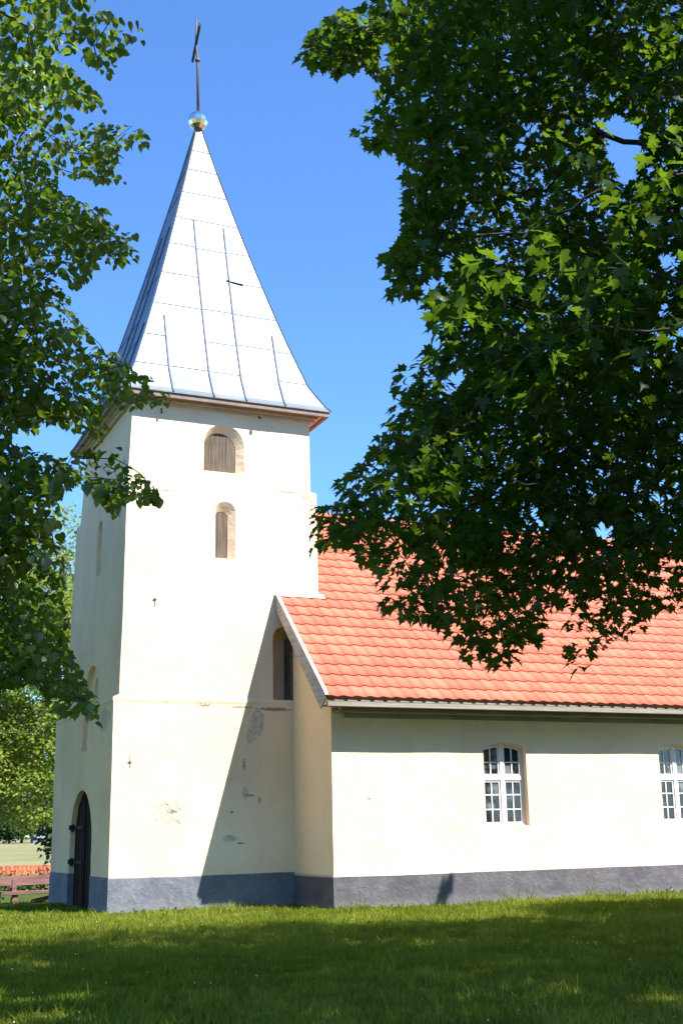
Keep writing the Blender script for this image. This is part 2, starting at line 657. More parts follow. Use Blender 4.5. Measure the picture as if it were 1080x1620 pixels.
def loft(rings, step=0.4, wobble=0.012, seed=0.0):
    """rings: list of (z, x0, x1, y0, y1); closed body with gently uneven faces"""
    bm = bmesh.new()
    z0, a0, a1, b0, b1 = rings[0]
    nxs, nys = max(2, round((a1 - a0) / step)), max(2, round((b1 - b0) / step))
    lv = []
    for i in range(len(rings) - 1):
        za, zb = rings[i][0], rings[i + 1][0]
        n = max(1, round((zb - za) / step))
        for k in range(n):
            t = k / n
            lv.append([p + (q - p) * t for p, q in zip(rings[i], rings[i + 1])])
    lv.append(list(rings[-1]))
    loops = []
    for z, p0, p1, q0, q1 in lv:
        pts = [(p0 + (p1 - p0) * k / nxs, q0) for k in range(nxs)] + [(p1, q0 + (q1 - q0) * k / nys) for k in range(nys)]
        pts += [(p1 + (p0 - p1) * k / nxs, q1) for k in range(nxs)] + [(p0, q1 + (q0 - q1) * k / nys) for k in range(nys)]
        loops.append([bm.verts.new(wob((x, y, z + seed), 0.9, wobble) - Vector((0, 0, seed))) for x, y in pts])
    n = len(loops[0])
    for a, b in zip(loops[:-1], loops[1:]):
        for k in range(n):
            bm.faces.new((a[k], a[(k + 1) % n], b[(k + 1) % n], b[k]))
    bm.faces.new(loops[0][::-1])
    bm.faces.new(loops[-1])
    bmesh.ops.recalc_face_normals(bm, faces=bm.faces)
    me = bpy.data.meshes.new("body")
    bm.to_mesh(me)
    bm.free()
    return me


# --- tower body: three stages with set-backs
TOW = [(-1.3, 6.10, 10.95, YT, 31.82), (4.30, 6.105, 10.95, YT, 31.80), (4.36, 6.085, 10.96, YT - 0.014, 31.81), (4.41, 6.10, 10.96, YT - 0.004, 31.80),
       (4.47, 6.235, 10.86, YT + 0.03, 31.33), (9.05, 6.295, 10.845, YT + 0.035, 31.12), (9.32, 6.30, 10.845, YT + 0.035, 31.08), (9.36, 6.305, 10.70, YT + 0.06, 30.68), (11.40, 6.40, 10.69, YT + 0.07, 30.56)]
tower = cpart(link("tower_wall", loft(TOW), M_TOWER))


def arch_y(u0, u1, v0, vs_, rise, y, n=14):
    return [(u, y, v) for u, v in arch(u0, u1, v0, vs_, rise, n)]


def arch_x(u0, u1, v0, vs_, rise, x, n=14):
    return [(x, u, v) for u, v in arch(u0, u1, v0, vs_, rise, n)]


def splay(outer, inner, ya, yb, y2):
    """cutter that narrows from the outer outline (ya..yb) to the inner one at y2"""
    mb = MB()
    loops = [[mb.bm.verts.new((u, y, v)) for u, v in o] for o, y in ((outer, ya), (outer, yb), (inner, y2), (inner, y2 + 0.12))]
    n = len(outer)
    for a, b in zip(loops[:-1], loops[1:]):
        for k in range(n):
            mb.bm.faces.new((a[k], a[(k + 1) % n], b[(k + 1) % n], b[k]))
    mb.bm.faces.new(loops[0][::-1])
    mb.bm.faces.new(loops[-1])
    return mb.mesh("cutter")


DOOR = (27.33, 29.62, -0.5, 1.45, 1.13)
cuts = [
    splay(arch(8.06, 9.06, 9.63, 10.32, 0.50), arch(8.08, 8.875, 9.66, 10.22, 0.3975), YT - 0.3, YT + 0.05, YT + 0.20),   # belfry arch, splayed
    splay(arch(8.34, 8.83, 7.59, 8.76, 0.17), arch(8.36, 8.675, 7.62, 8.60, 0.11), YT - 0.3, YT + 0.03, YT + 0.16),     # narrow light below it
    cutter(arch_y(9.72, 10.32, 4.43, 5.86, 0.25, YT - 0.4), (0, 0.98, 0)),             # recess beside the nave gable
    cutter(arch_x(28.02, 28.52, 7.55, 8.65, 0.25, 5.8), (0.72, 0, 0)),                 # west slit
    cutter(arch_x(27.75, 29.15, 4.44, 4.75, 0.68, 5.8), (0.56, 0, 0)),                 # west blind arch
    cutter(arch_x(28.13, 28.67, 3.44, 4.9, 0.25, 5.6), (0.82, 0, 0)),                  # slot under it
    cutter([(x, y, z) for x, y, z in arch_x(*DOOR, 5.6)], (0.86, 0, 0)),               # west door
]
cut(tower, cuts)

# plinth around the tower, painted dark, a little proud of the wall
pl = cpart(link("plinth", loft([(-1.3, 6.075, 10.97, YT - 0.025, 31.845), (0.70, 6.085, 10.96, YT - 0.016, 31.835), (0.722, 6.10, 10.95, YT + 0.004, 31.81)],
                               0.3, 0.012, 0.0), M_PL_T))
cut(pl, [cutter(arch_x(27.336, 29.614, -0.5, 1.45, 1.13, 5.6), (0.85, 0, 0))])

# --- shutters
def planks(name, outline, y, widths, material, thick=0.03):
    """upright boards clipped to an arched outline in the xz plane"""
    us = [p[0] for p in outline]
    lo, hi = min(us), max(us)
    mb = MB()
    u = lo
    i = 0
    while u < hi - 0.01:
        w = widths[i % len(widths)]
        a, b = u, min(hi, u + w - 0.008)
        # top edge follows the arch
        top = []
        for k in range(5):
            uu = a + (b - a) * k / 4
            best = None
            for (p, q), (r, s) in zip(outline, outline[1:] + outline[:1]):
                if p != r and min(p, r) - 1e-6 <= uu <= max(p, r) + 1e-6:
                    v = q + (s - q) * (uu - p) / (r - p)
                    best = v if best is None else max(best, v)
            top.append((uu, best if best is not None else outline[0][1] + 0.1))
        v0 = min(q for p, q in outline)
        pts = [(a, y, v0), (b, y, v0)] + [(p, y, max(q, v0 + 0.02)) for p, q in top[::-1]]
        mb.prism(pts, (0, thick + 0.006 * (i % 2), 0))
        u += w
        i += 1
    return cpart(mb.build(name, material))


planks("belfry_shutter", arch(8.06, 8.90, 9.64, 10.22, 0.42), YT + 0.21, [0.22, 0.36, 0.30, 0.3], M_SHUT)
planks("lancet_shutter", arch(8.34, 8.70, 7.60, 8.60, 0.13), YT + 0.17, [0.10, 0.30], M_SHUT)

# --- west door, two leaves of boards with strap hinges
mb = MB()
out = arch(27.30, 29.65, -0.05, 1.45, 1.16)
N_B = 10
for i in range(N_B):
    a, b = 27.30 + 2.35 * i / N_B, 27.30 + 2.35 * (i + 1) / N_B - 0.006
    top = []
    for k in range(4):
        uu = a + (b - a) * k / 3
        top.append((uu, 1.45 + 1.16 * math.sqrt(max(0, 1 - ((uu - 28.475) / 1.175) ** 2))))
    mb.prism([(6.215 + 0.008 * (i % 2), a, -0.05), (6.215 + 0.008 * (i % 2), b, -0.05)] + [(6.215 + 0.008 * (i % 2), p, q) for p, q in top[::-1]], (0.06, 0, 0))
mb.box(6.19, 6.213, 28.44, 28.51, 0.0, 2.58)
door = cpart(mb.build("door", M_DOOR))
for z in (0.98, 1.75):
    mb = MB()
    mb.box(6.185, 6.212, 28.7, 29.55, z - 0.035, z + 0.035)
    mb.tube([(6.15, 29.57, z - 0.09), (6.15, 29.57, z + 0.09)], [0.035, 0.035], 8)
    mb.box(6.07, 6.19, 29.53, 29.625, z - 0.05, z + 0.06)
    sub(mb.build("hinge", M_IRON), door)

# --- iron wall anchors and a hook
for x, z, h in ((6.97, 6.50, 0.10), (6.49, 3.06, 0.13)):
    mb = MB()
    yo = 0.03 if z > 4.4 else 0.0
    mb.box(x - 0.006, x + 0.006, YT + yo - 0.008, YT + 0.1, z - h, z + h)
    mb.box(x - 0.04, x + 0.03, YT + yo - 0.02, YT + 0.1, z + (0.05 if h < .12 else -0.02), z + (0.075 if h < .12 else 0.005))
    cpart(mb.build("wall_anchor", M_ANCHOR))
mb = MB()
mb.tube([(7.02, 25.64, 10.98), (7.02, 25.60, 10.86)], [0.02, 0.025], 6)
cpart(mb.build("eave_hook", M_IRON))
mb = MB()
mb.tube([(9.35, 25.52, 11.08), (9.35, 25.50, 11.02), (9.37, 25.5, 10.97)], [0.02, 0.04, 0.03], 8)
cpart(mb.build("eave_hook", M_IRON))

# --- tower cornice (boxed eave) and spire
SX, SY = 8.56, 28.10
KY = 1.06
mb = MB()


def ring(mb, h0, h1, z0, z1, mat=0):
    """square ring between half-widths h0 (inner) and h1 (outer)"""
    ky = KY
    X0, X1, Y0, Y1 = SX - h1, SX + h1, SY - h1 * ky, SY + h1 * ky
    w = h1 - h0
    mb.box(X0, X1, Y0, Y0 + w, z0, z1, mat)
    mb.box(X0, X1, Y1 - w, Y1, z0, z1, mat)
    mb.box(X0, X0 + w, Y0 + w, Y1 - w, z0, z1, mat)
    mb.box(X1 - w, X1, Y0 + w, Y1 - w, z0, z1, mat)


ring(mb, 2.44, 2.535, 11.19, 11.32, 1)          # fascia board
ring(mb, 2.05, 2.44, 11.235, 11.26)         # soffit
ring(mb, 2.2, 2.33, 11.17, 11.232)          # upper moulding
ring(mb, 2.2, 2.265, 11.10, 11.168)         # lower moulding
cpart(mb.build("eave_cornice", [M_PINKWOOD, M_EDGE]))

PROF = [(11.33, 2.56), (11.45, 2.47), (11.75, 2.31), (12.05, 2.16), (12.7, 1.955), (13.25, 1.785), (14.05, 1.555), (15.3, 1.21), (16.8, 0.82), (18.6, 0.372), (19.72, 0.115), (19.9, 0.075)]


def half(z):
    for (za, ha), (zb, hb) in zip(PROF[:-1], PROF[1:]):
        if za <= z <= zb:
            return ha + (hb - ha) * (z - za) / (zb - za)
    return PROF[-1][1]


bm = bmesh.new()
tone = bm.faces.layers.float.new('tone')
courses = [11.33, 12.12, 13.0, 13.95, 14.9, 15.85, 16.75, 17.65, 18.45, 19.1, 19.9]
zs = sorted(set([p[0] for p in PROF] + courses))


def spt(side, u, z, off=0.0):
    """point on spire side (0 S,1 E,2 N,3 W), u in -1..1"""
    h = half(z) + off
    hy = h * KY
    if side == 0:
        return Vector((SX + u * h, SY - hy, z))
    if side == 1:
        return Vector((SX + h, SY + u * hy, z))
    if side == 2:
        return Vector((SX - u * h, SY + hy, z))
    return Vector((SX - h, SY - u * hy, z))


# upright seams: (metres from the centre line, top z)
SEAMS = [(-1.33, 13.6), (-0.36, 16.75), (0.43, 16.65), (1.40, 13.45)]
sv = {}
for side in range(4):
    for a, b in zip(zs[:-1], zs[1:]):
        ci = max(i for i, c in enumerate(courses) if c <= a + 1e-6)
        us = [-1.0] + [s / half(a) for s, zt in SEAMS if zt > a + 0.2 and abs(s) < half(b) * 0.97] + [1.0]
        ub = [-1.0] + [s / half(b) for s, zt in SEAMS if zt > a + 0.2 and abs(s) < half(b) * 0.97] + [1.0]
        for k in range(len(us) - 1):
            off = 0.004 if (k + ci) % 2 else 0.0
            f = bm.faces.new([bm.verts.new(spt(side, us[k], a)), bm.verts.new(spt(side, us[k + 1], a)),
                              bm.verts.new(spt(side, ub[k + 1], b)), bm.verts.new(spt(side, ub[k], b))])
            f[tone] = random.Random(side * 91 + ci * 13 + k).random()
bmesh.ops.remove_doubles(bm, verts=bm.verts, dist=0.0005)
f = bm.faces.new([bm.verts.new(spt(s, -1, 11.335)) for s in (3, 2, 1, 0)])
# seams as thin raised strips (material 1)


def strip(p, q, nrm, w=0.022, h=0.018, mi=1):
    d = (q - p).normalized()
    s = d.cross(nrm).normalized() * w / 2
    up = nrm * h
    lo = nrm * -0.01
    v = [bm.verts.new(x) for x in (p - s + lo, p + s + lo, q + s + lo, q - s + lo, p - s + up, p + s + up, q + s + up, q - s + up)]
    for idx in ((4, 5, 6, 7), (0, 1, 5, 4), (1, 2, 6, 5), (2, 3, 7, 6), (3, 0, 4, 7)):
        f = bm.faces.new([v[i] for i in idx])
        f.material_index = mi


NRM = [Vector((0, -1, 0.28)).normalized(), Vector((1, 0, 0.28)).normalized(), Vector((0, 1, 0.28)).normalized(), Vector((-1, 0, 0.28)).normalized()]
for side in range(4):
    for s, zt in SEAMS:
        lev = [z for z in zs if z < zt] + [zt]
        for a, b in zip(lev[:-1], lev[1:]):
            strip(spt(side, s / half(a), a), spt(side, s / half(b), b), NRM[side], 0.034, 0.028)
    for ci, z in enumerate(courses[1:-1]):
        cut_us = [-1.0] + [s / half(z) for s, zt in SEAMS if zt > z + 0.1] + [1.0]
        for k in range(len(cut_us) - 1):
            if (k * 3 + ci * 2 + side) % 4 == 1 and ci < 6:
                continue                               # some sheets run through two courses
            dz = 0.02 * math.sin(ci * 5 + k * 3)
            strip(spt(side, cut_us[k], z + dz), spt(side, cut_us[k + 1], z + dz), NRM[side], 0.018, 0.012)
for sa, sb in ((0, 1), (1, 2), (2, 3), (3, 0)):
    for a, b in zip(zs[:-1], zs[1:]):
        n = (NRM[sa] + NRM[sb]).normalized()
        strip(spt(sa, 1, a), spt(sa, 1, b), n, 0.035, 0.02, 0)
# loose sheet lip, and the drip edge round the foot
lip = [spt(0, 0.28, 15.02), spt(0, 0.62, 14.98), spt(0, 0.62, 14.94, 0.05), spt(0, 0.28, 14.985, 0.03)]
f = bm.faces.new([bm.verts.new(p + Vector((0, -0.035, 0))) for p in lip])
f.material_index = 1
for side in range(4):
    p, q = spt(side, -1, 11.335), spt(side, 1, 11.335)
    strip(p + Vector((0, 0, -0.02)), q + Vector((0, 0, -0.02)), Vector((NRM[side].x, NRM[side].y, 0)).normalized(), 0.03, 0.008, 2)
me = bpy.data.meshes.new("spire")
bm.to_mesh(me)
bm.free()
spire = cpart(link("spire", me, [M_SPIRE, M_SEAM, M_EDGE]))

# mirror ball of flat panels
bm = bmesh.new()
bmesh.ops.create_uvsphere(bm, u_segments=12, v_segments=7, radius=0.275)
for v in bm.verts:
    v.co.z *= 0.98
bmesh.ops.translate(bm, verts=bm.verts, vec=(8.545, 28.05, 20.17))
me = bpy.data.meshes.new("finial_ball")
bm.to_mesh(me)
bm.free()
ball = link("finial_ball", me, M_BALL)
mb = MB()
mb.tube([(8.56, 28.09, 19.80), (8.552, 28.07, 19.93), (8.55, 28.06, 19.99)], [0.085, 0.10, 0.07], 10)
collar = mb.build("finial_collar", M_RUST)
mb = MB()
mb.tube([(8.545, 28.05, 20.40), (8.50, 28.02, 22.0), (8.437, 27.974, 22.5), (8.44, 27.98, 23.28)], [0.042, 0.034, 0.03, 0.024], 8)
mb.tube([(8.50, 28.02, 21.98), (8.497, 28.02, 22.06)], [0.065, 0.065], 8)
d = Vector((0.29, 1.58, 0)).normalized()
w = Vector((d.y, -d.x, 0)) * 0.03
c = Vector((8.437, 27.974, 22.5))
a, b = c - d * 0.83, c + d * 0.80
mb.prism([a - w + Vector((0, 0, -0.05)), a + w + Vector((0, 0, -0.05)), a + w + Vector((0, 0, 0.05)), a - w + Vector((0, 0, 0.05))], b - a, 1)
cross = mb.build("cross", [M_RUSTIRON, M_DARKIRON])
for o in (ball, collar, cross):
    sub(o, spire)

# --- nave body
XN, YN, XE = 10.186, 23.517, 31.0
YR, ZR = 28.7, 9.58
YE, ZE = 22.87, 4.20
PITCH = (ZR - ZE) / (YR - YE)
YNN = 2 * YR - YN


def roof_z(y):
    return ZE + (y - YE) * PITCH if y <= YR else ZE + (2 * YR - y - YE) * PITCH


prof = []
for k in range(11):
    prof.append((YN, -1.3 + (4.55 + 1.3) * k / 10))
prof.append((YR, roof_z(YR) - 0.35))
for k in range(6):
    prof.append((YNN, 4.55 - 5.85 * k / 5))
bm = bmesh.new()
loops = []
nxn = 44
for i in range(nxn + 1):
    x = XN + (XE - XN) * i / nxn
    loops.append([bm.verts.new(wob((x, y, z), 0.8, 0.012)) for y, z in prof])
n = len(prof)
for a, b in zip(loops[:-1], loops[1:]):
    for k in range(n):
        bm.faces.new((a[k], a[(k + 1) % n], b[(k + 1) % n], b[k]))
bm.faces.new(loops[0])
bm.faces.new(loops[-1][::-1])
bmesh.ops.recalc_face_normals(bm, faces=bm.faces)
me = bpy.data.meshes.new("nave_wall")
bm.to_mesh(me)
bm.free()
nave = cpart(link("nave_wall", me, M_NAVE))
WINS = [13.79, 18.51, 23.23, 27.95]
WW = 1.09
cut(nave, [cutter(arch_y(x, x + WW, 1.60, 3.29, 0.105, YN - 0.3), (0, 0.62, 0)) for x in WINS]
    + [cutter([(9.9, YT - 0.02, 4.43), (9.9, YT + 0.56, 4.43), (9.9, YT + 0.56, 5.9), (9.9, YT - 0.02, 5.9)], (0.7, 0, 0))])
# plinth: uneven band with a pinkish top edge
bm = bmesh.new()
me = loft([(-1.3, XN - 0.03, XE, YN - 0.035, YNN), (0.645, XN - 0.02, XE, YN - 0.028, YNN)], 0.35, 0.014, 5.0)
cpart(link("plinth", me, M_PL_N))
bm.free()
me = loft([(0.655, XN - 0.018, XE - 0.01, YN - 0.028, YNN - 0.01), (0.69, XN - 0.016, XE - 0.01, YN - 0.022, YNN - 0.01), (0.70, XN + 0.01, XE - 0.01, YN + 0.01, YNN - 0.02)], 0.35, 0.014, 5.0)
cpart(link("plinth_edge", me, M_PL_EDGE))

# --- nave windows: fixed frame, four glazed sashes, glass
def make_window(x0):
    yb = YN + 0.14
    mb = MB()
    fw, fd = 0.055, 0.07
    xl, xr, zb, zs_, rise = x0 - 0.02, x0 + WW - 0.01, 1.585, 3.29, 0.105
    o_ = arch(xl, xr, zb, zs_, rise, 10)
    i_ = arch(xl + fw, xr - fw, zb + fw, zs_ - fw + 0.02, rise - 0.012, 10)
    ov = [mb.bm.verts.new((u, yb, v)) for u, v in o_]
    iv = [mb.bm.verts.new((u, yb, v)) for u, v in i_]
    ov2 = [mb.bm.verts.new((u, yb + fd, v)) for u, v in o_]
    iv2 = [mb.bm.verts.new((u, yb + fd, v)) for u, v in i_]
    n = len(ov)
    for k in range(n):
        j = (k + 1) % n
        mb.bm.faces.new((ov[k], ov[j], iv[j], iv[k]))
        mb.bm.faces.new((iv[k], iv[j], iv2[j], iv2[k]))
        mb.bm.faces.new((ov[k], ov2[k], ov2[j], ov[j]))
        mb.bm.faces.new((ov2[k], iv2[k], iv2[j], ov2[j]))
    xm = (xl + xr) / 2
    mb.box(xm - 0.045, xm + 0.045, yb - 0.012, yb + 0.06, zb + fw - 0.003, zs_ + 0.06)
    zt = 2.62
    mb.box(xl + fw - 0.003, xm - 0.047, yb - 0.010, yb + 0.06, zt - 0.045, zt + 0.045)
    mb.box(xm + 0.047, xr - fw + 0.003, yb - 0.010, yb + 0.06, zt - 0.045, zt + 0.045)
    mb.box(xl - 0.0, xr, yb - 0.03, yb - 0.001, zb - 0.01, zb + 0.05)
    w = cpart(mb.build("window", M_WHITEWOOD))
    # sashes
    sw = 0.042
    for (a, b) in ((xl + fw, xm - 0.047), (xm + 0.047, xr - fw)):
        for (c, d, rows, top) in ((zb + fw, zt - 0.047, 3, False), (zt + 0.047, zs_ - 0.03, 2, True)):
            s = MB()
            y0, y1 = yb + 0.012, yb + 0.052
            # top rail of an upper sash follows the arch
            def ztop(u):
                R = ((WW / 2) ** 2 + rise ** 2) / (2 * rise)
                return zs_ + rise - R + math.sqrt(R * R - (u - xm) ** 2) - fw - 0.002
            if top:
                ta, tb = ztop(a), ztop(b)
                s.prism([(a, y0, c), (a + sw, y0, c), (a + sw, y0, ta - 0.002), (a, y0, ta)], (0, y1 - y0, 0))
                s.prism([(b - sw, y0, c), (b, y0, c), (b, y0, tb), (b - sw, y0, tb - 0.002)], (0, y1 - y0, 0))
                lo = [(a + sw + (b - a - 2 * sw) * k / 4) for k in range(5)]
                s.prism([(u, y0, ztop(u) - sw * 1.2) for u in lo] + [(u, y0, ztop(u)) for u in lo[::-1]], (0, y1 - y0, 0))
                d2 = min(ta, tb)
            else:
                s.box(a, a + sw, y0, y1, c, d)
                s.box(b - sw, b, y0, y1, c, d)
                s.box(a + sw, b - sw, y0, y1, d - sw, d)
                d2 = d
            s.box(a + sw, b - sw, y0, y1, c, c + sw)
            um = (a + b) / 2
            s.box(um - 0.013, um + 0.013, y0 + 0.004, y1 - 0.006, c + sw, (d - sw) if not top else (ztop(um) - sw))
            for r in range(1, rows):
                zz = c + (d2 - c) * r / rows
                s.box(a + sw, um - 0.014, y0 + 0.006, y1 - 0.008, zz - 0.013, zz + 0.013)
                s.box(um + 0.014, b - sw, y0 + 0.006, y1 - 0.008, zz - 0.013, zz + 0.013)
            sub(s.build("sash", M_WHITEWOOD), w)
    gl = MB()
    gl.prism([(u, yb + 0.035, v) for u, v in arch(xl + 0.02, xr - 0.02, zb + 0.02, zs_ - 0.02, rise, 10)], (0, 0.006, 0))
    sub(gl.build("pane", M_GLASS), w)
    return w


for x in WINS:
    make_window(x)

# --- recess window beside the gable (dark frame with glazing bars)
mb = MB()
xg = 10.17
ya, yb_, za, zb_ = YT + 0.06, YT + 0.52, 4.44, 5.88
mb.box(xg, xg + 0.06, ya, ya + 0.05, za, zb_)
mb.box(xg, xg + 0.06, yb_ - 0.05, yb_, za, zb_)
mb.box(xg, xg + 0.06, ya + 0.05, yb_ - 0.05, zb_ - 0.06, zb_)
mb.box(xg, xg + 0.06, ya + 0.05, yb_ - 0.05, za, za + 0.05)
mb.box(xg + 0.01, xg + 0.05, (ya + yb_) / 2 - 0.012, (ya + yb_) / 2 + 0.012, za + 0.05, zb_ - 0.06)
for k in (1, 2, 3):
    z = za + (zb_ - za) * k / 4
    mb.box(xg + 0.005, xg + 0.045, ya + 0.05, (ya + yb_) / 2 - 0.013, z - 0.012, z + 0.012)
    mb.box(xg + 0.005, xg + 0.045, (ya + yb_) / 2 + 0.013, yb_ - 0.05, z - 0.012, z + 0.012)
gw = cpart(mb.build("recess_window", M_BROWNFRAME))
mb = MB()
mb.box(xg + 0.03, xg + 0.036, ya + 0.02, yb_ - 0.02, za + 0.02, zb_ - 0.02)
sub(mb.build("pane", M_GLASS), gw)

# --- roof: interlocking clay tiles, real relief
XV = 9.82
TW, NROW = 0.30, 21
XRE = 31.4
ROWL = (YR - YE) / NROW
SEG = 8
bm = bmesh.new()
tone = bm.faces.layers.float.new('tone')
cs, sn = 1 / math.hypot(1, PITCH), PITCH / math.hypot(1, PITCH)


def wave(u):
    return 0.034 * (0.5 + 0.5 * math.sin(2 * math.pi * u + 0.55 * math.sin(2 * math.pi * u)))


ncol = int((XRE - XV) / TW)
for sidey in (1, -1):
    for r in range(NROW):
        ya_, yb2 = YE + r * ROWL, YE + (r + 1) * ROWL + 0.03
        rr = random.Random(r * 7 + sidey)
        lo0, lo1, hi1 = [], [], []
        for i in range(ncol * SEG + 1):
            x = XV + i * TW / SEG
            hgt = wave((i % SEG) / SEG)
            tj = 0.004 * math.sin(i // SEG * 12.7 + r * 4.1)
            yy = ya_ + tj
            za2 = ZE + (yy - YE) * PITCH
            zb2 = ZE + (yb2 - YE) * PITCH
            lo_ = -0.022 if r == 0 else hgt + 0.012
            l0 = (x, yy - sn * lo_, za2 + cs * lo_)
            l1 = (x, yy - sn * (hgt + 0.032), za2 + cs * (hgt + 0.032))
            h1 = (x, yb2 - sn * (hgt + 0.006), zb2 + cs * (hgt + 0.006))
            if sidey < 0:
                l0, l1, h1 = [(q[0], 2 * YR - q[1], q[2]) for q in (l0, l1, h1)]
            lo0.append(bm.verts.new(l0))
            lo1.append(bm.verts.new(l1))
            hi1.append(bm.verts.new(h1))
        for i in range(ncol * SEG):
            t = random.Random((i // SEG) * 131 + r * 17 + sidey).random()
            for qa, qb, sm in ((lo0, lo1, False), (lo1, hi1, True)):
                q = (qa[i], qa[i + 1], qb[i + 1], qb[i])
                f = bm.faces.new(q if sidey > 0 else q[::-1])
                f[tone] = t
                f.smooth = sm
# deck under the tiles
dk = [(YE + 0.03, ZE - 0.015), (YR, ZR - 0.01), (2 * YR - YE - 0.03, ZE - 0.015), (2 * YR - YE - 0.03, ZE - 0.05), (YR, ZR - 0.14), (YE + 0.03, ZE - 0.05)]
va = [bm.verts.new((XV + 0.02, y, z)) for y, z in dk]
vb = [bm.verts.new((XRE - 0.05, y, z)) for y, z in dk]
for k in range(6):
    bm.faces.new((va[k], vb[k], vb[(k + 1) % 6], va[(k + 1) % 6])).material_index = 1
bm.faces.new(va[::-1]).material_index = 1
bm.faces.new(vb).material_index = 1
me = bpy.data.meshes.new("roof")
bm.to_mesh(me)
bm.free()
roof = cpart(link("roof", me, [M_TILE, M_CORNICE]))
mb = MB()
x = 10.9
while x < XRE - 0.3:
    pts = []
    for k in range(9):
        a = math.pi * (k / 8) - 0.0
        pts.append((x, YR + 0.14 * math.cos(a), ZR + 0.02 + 0.12 * math.sin(a)))
    mb.prism(pts, (0.40, 0, 0))
    x += 0.395
sub(mb.build("ridge_cap", M_TILE), roof)
# white flashing along the tower
mb = MB()
yk = YT
zk = roof_z(yk)
mb.prism([(9.84, yk - 0.05, zk + 0.02), (10.98, yk - 0.05, zk + 0.02), (10.98, yk - 0.02, zk + 0.11), (9.84, yk - 0.02, zk + 0.11)], (0, 0.08, 0.02))
sub(mb.build("flashing", M_MORTAR), roof)

# verge board along the rake, with a thin pale cover strip
vb_ = []
mb = MB()
ya1, yb1 = YE + 0.02, YT - 0.0


def vz(y):
    return ZE + (y - YE) * PITCH


mb.prism([(XV - 0.03, ya1, vz(ya1) + 0.055), (XV - 0.03, ya1, vz(ya1) - 0.04), (XV - 0.03, ya1 + 0.26, 4.0), (XV - 0.03, yb1, vz(yb1) - 0.31), (XV - 0.03, yb1, vz(yb1) + 0.055)], (0.028, 0, 0))
mb.prism([(XV - 0.045, ya1 - 0.03, vz(ya1 - .03) + 0.062), (XV - 0.045, yb1, vz(yb1) + 0.062), (XV - 0.045, yb1, vz(yb1) + 0.098), (XV - 0.045, ya1 - 0.03, vz(ya1 - .03) + 0.098)], (0.07, 0, 0), 1)
# soffit of the verge
mb.prism([(XV, ya1 + 0.26, vz(ya1 + .26) - 0.085), (XV, yb1, vz(yb1) - 0.085), (XV, yb1, vz(yb1) - 0.06), (XV, ya1 + 0.26, vz(ya1 + .26) - 0.06)], (XN - XV + 0.05, 0, 0))
verge = cpart(mb.build("verge_board", [M_GREYWOOD, M_MORTAR]))

# eave: tile-end strip with openings, fascia, soffit and the brown cornice beam
mb = MB()
mb.box(XV + 0.03, XE, YE + 0.025, YE + 0.085, 4.035, 4.135)
mb.box(XV + 0.03, XE, YE + 0.087, YN - 0.27, 4.05, 4.07)
i = 0
x = XV + 0.10
while x < XE - 0.2:
    mb.box(x + 0.07, x + TW - 0.02, YE + 0.02, YE + 0.075, 4.137, 4.188)
    x += TW
cpart(mb.build("fascia_board", M_FASCIA))
mb = MB()
mb.box(XN + 0.12, XE, YN - 0.26, YN + 0.02, 3.985, 4.16)
mb.box(XN + 0.06, XE, YN - 0.29, YN + 0.02, 3.955, 3.983)
mb.box(XN + 0.30, XE, YN - 0.06, YN + 0.02, 3.86, 3.953)
cpart(mb.build("cornice_beam", M_CORNICE))

# ------------------------------------------------------------------ vegetation
def in_poly(px, py, poly):
    poly = np.asarray(poly, float)
    ins = np.zeros(len(px), bool)
    x0, y0 = poly[:, 0], poly[:, 1]
    x1, y1 = np.roll(x0, -1), np.roll(y0, -1)
    for a, b, c, d in zip(x0, y0, x1, y1):
        if b == d:
            continue
        k = ((b > py) != (d > py)) & (px < (c - a) * (py - b) / (d - b) + a)
        ins ^= k
    return ins


def maple_leaf():
    half_ = [(0.0, 0.0), (0.10, -0.03), (0.24, -0.10), (0.27, 0.02), (0.46, 0.10), (0.33, 0.24), (0.50, 0.46), (0.32, 0.44), (0.24, 0.48),
             (0.15, 0.42), (0.19, 0.66), (0.09, 0.70), (0.0, 0.96)]
    return leaf_from(half_, 0.16, 0.26)


def linden_leaf():
    half_ = [(0.0, 0.05), (0.16, -0.03), (0.36, 0.10), (0.45, 0.34), (0.36, 0.62), (0.15, 0.82), (0.0, 1.0)]
    return leaf_from(half_, 0.16, 0.18)


def simple_leaf():
    return leaf_from([(0.0, 0.0), (0.36, 0.12), (0.42, 0.45), (0.2, 0.8), (0.0, 1.0)], 0.10, 0.12)


def leaf_from(h, fold, droop):
    right = [(x, y, fold * x * 2 - droop * y * y) for x, y in h]
    left = [(-x, y, fold * x * 2 - droop * y * y) for x, y in h[1:-1]]
    v = right + left
    n = len(h)
    mid = [(0, 0.35, -0.03)]
    v = np.array(v + mid, float)
    c = len(v) - 1
    tris = []
    for i in range(n - 1):
        tris.append((c, i, i + 1))
    li = [0] + [n + i for i in range(n - 2)] + [n - 1]
    for i in range(n - 1):
        tris.append((c, li[i + 1], li[i]))
    return v, np.array(tris)


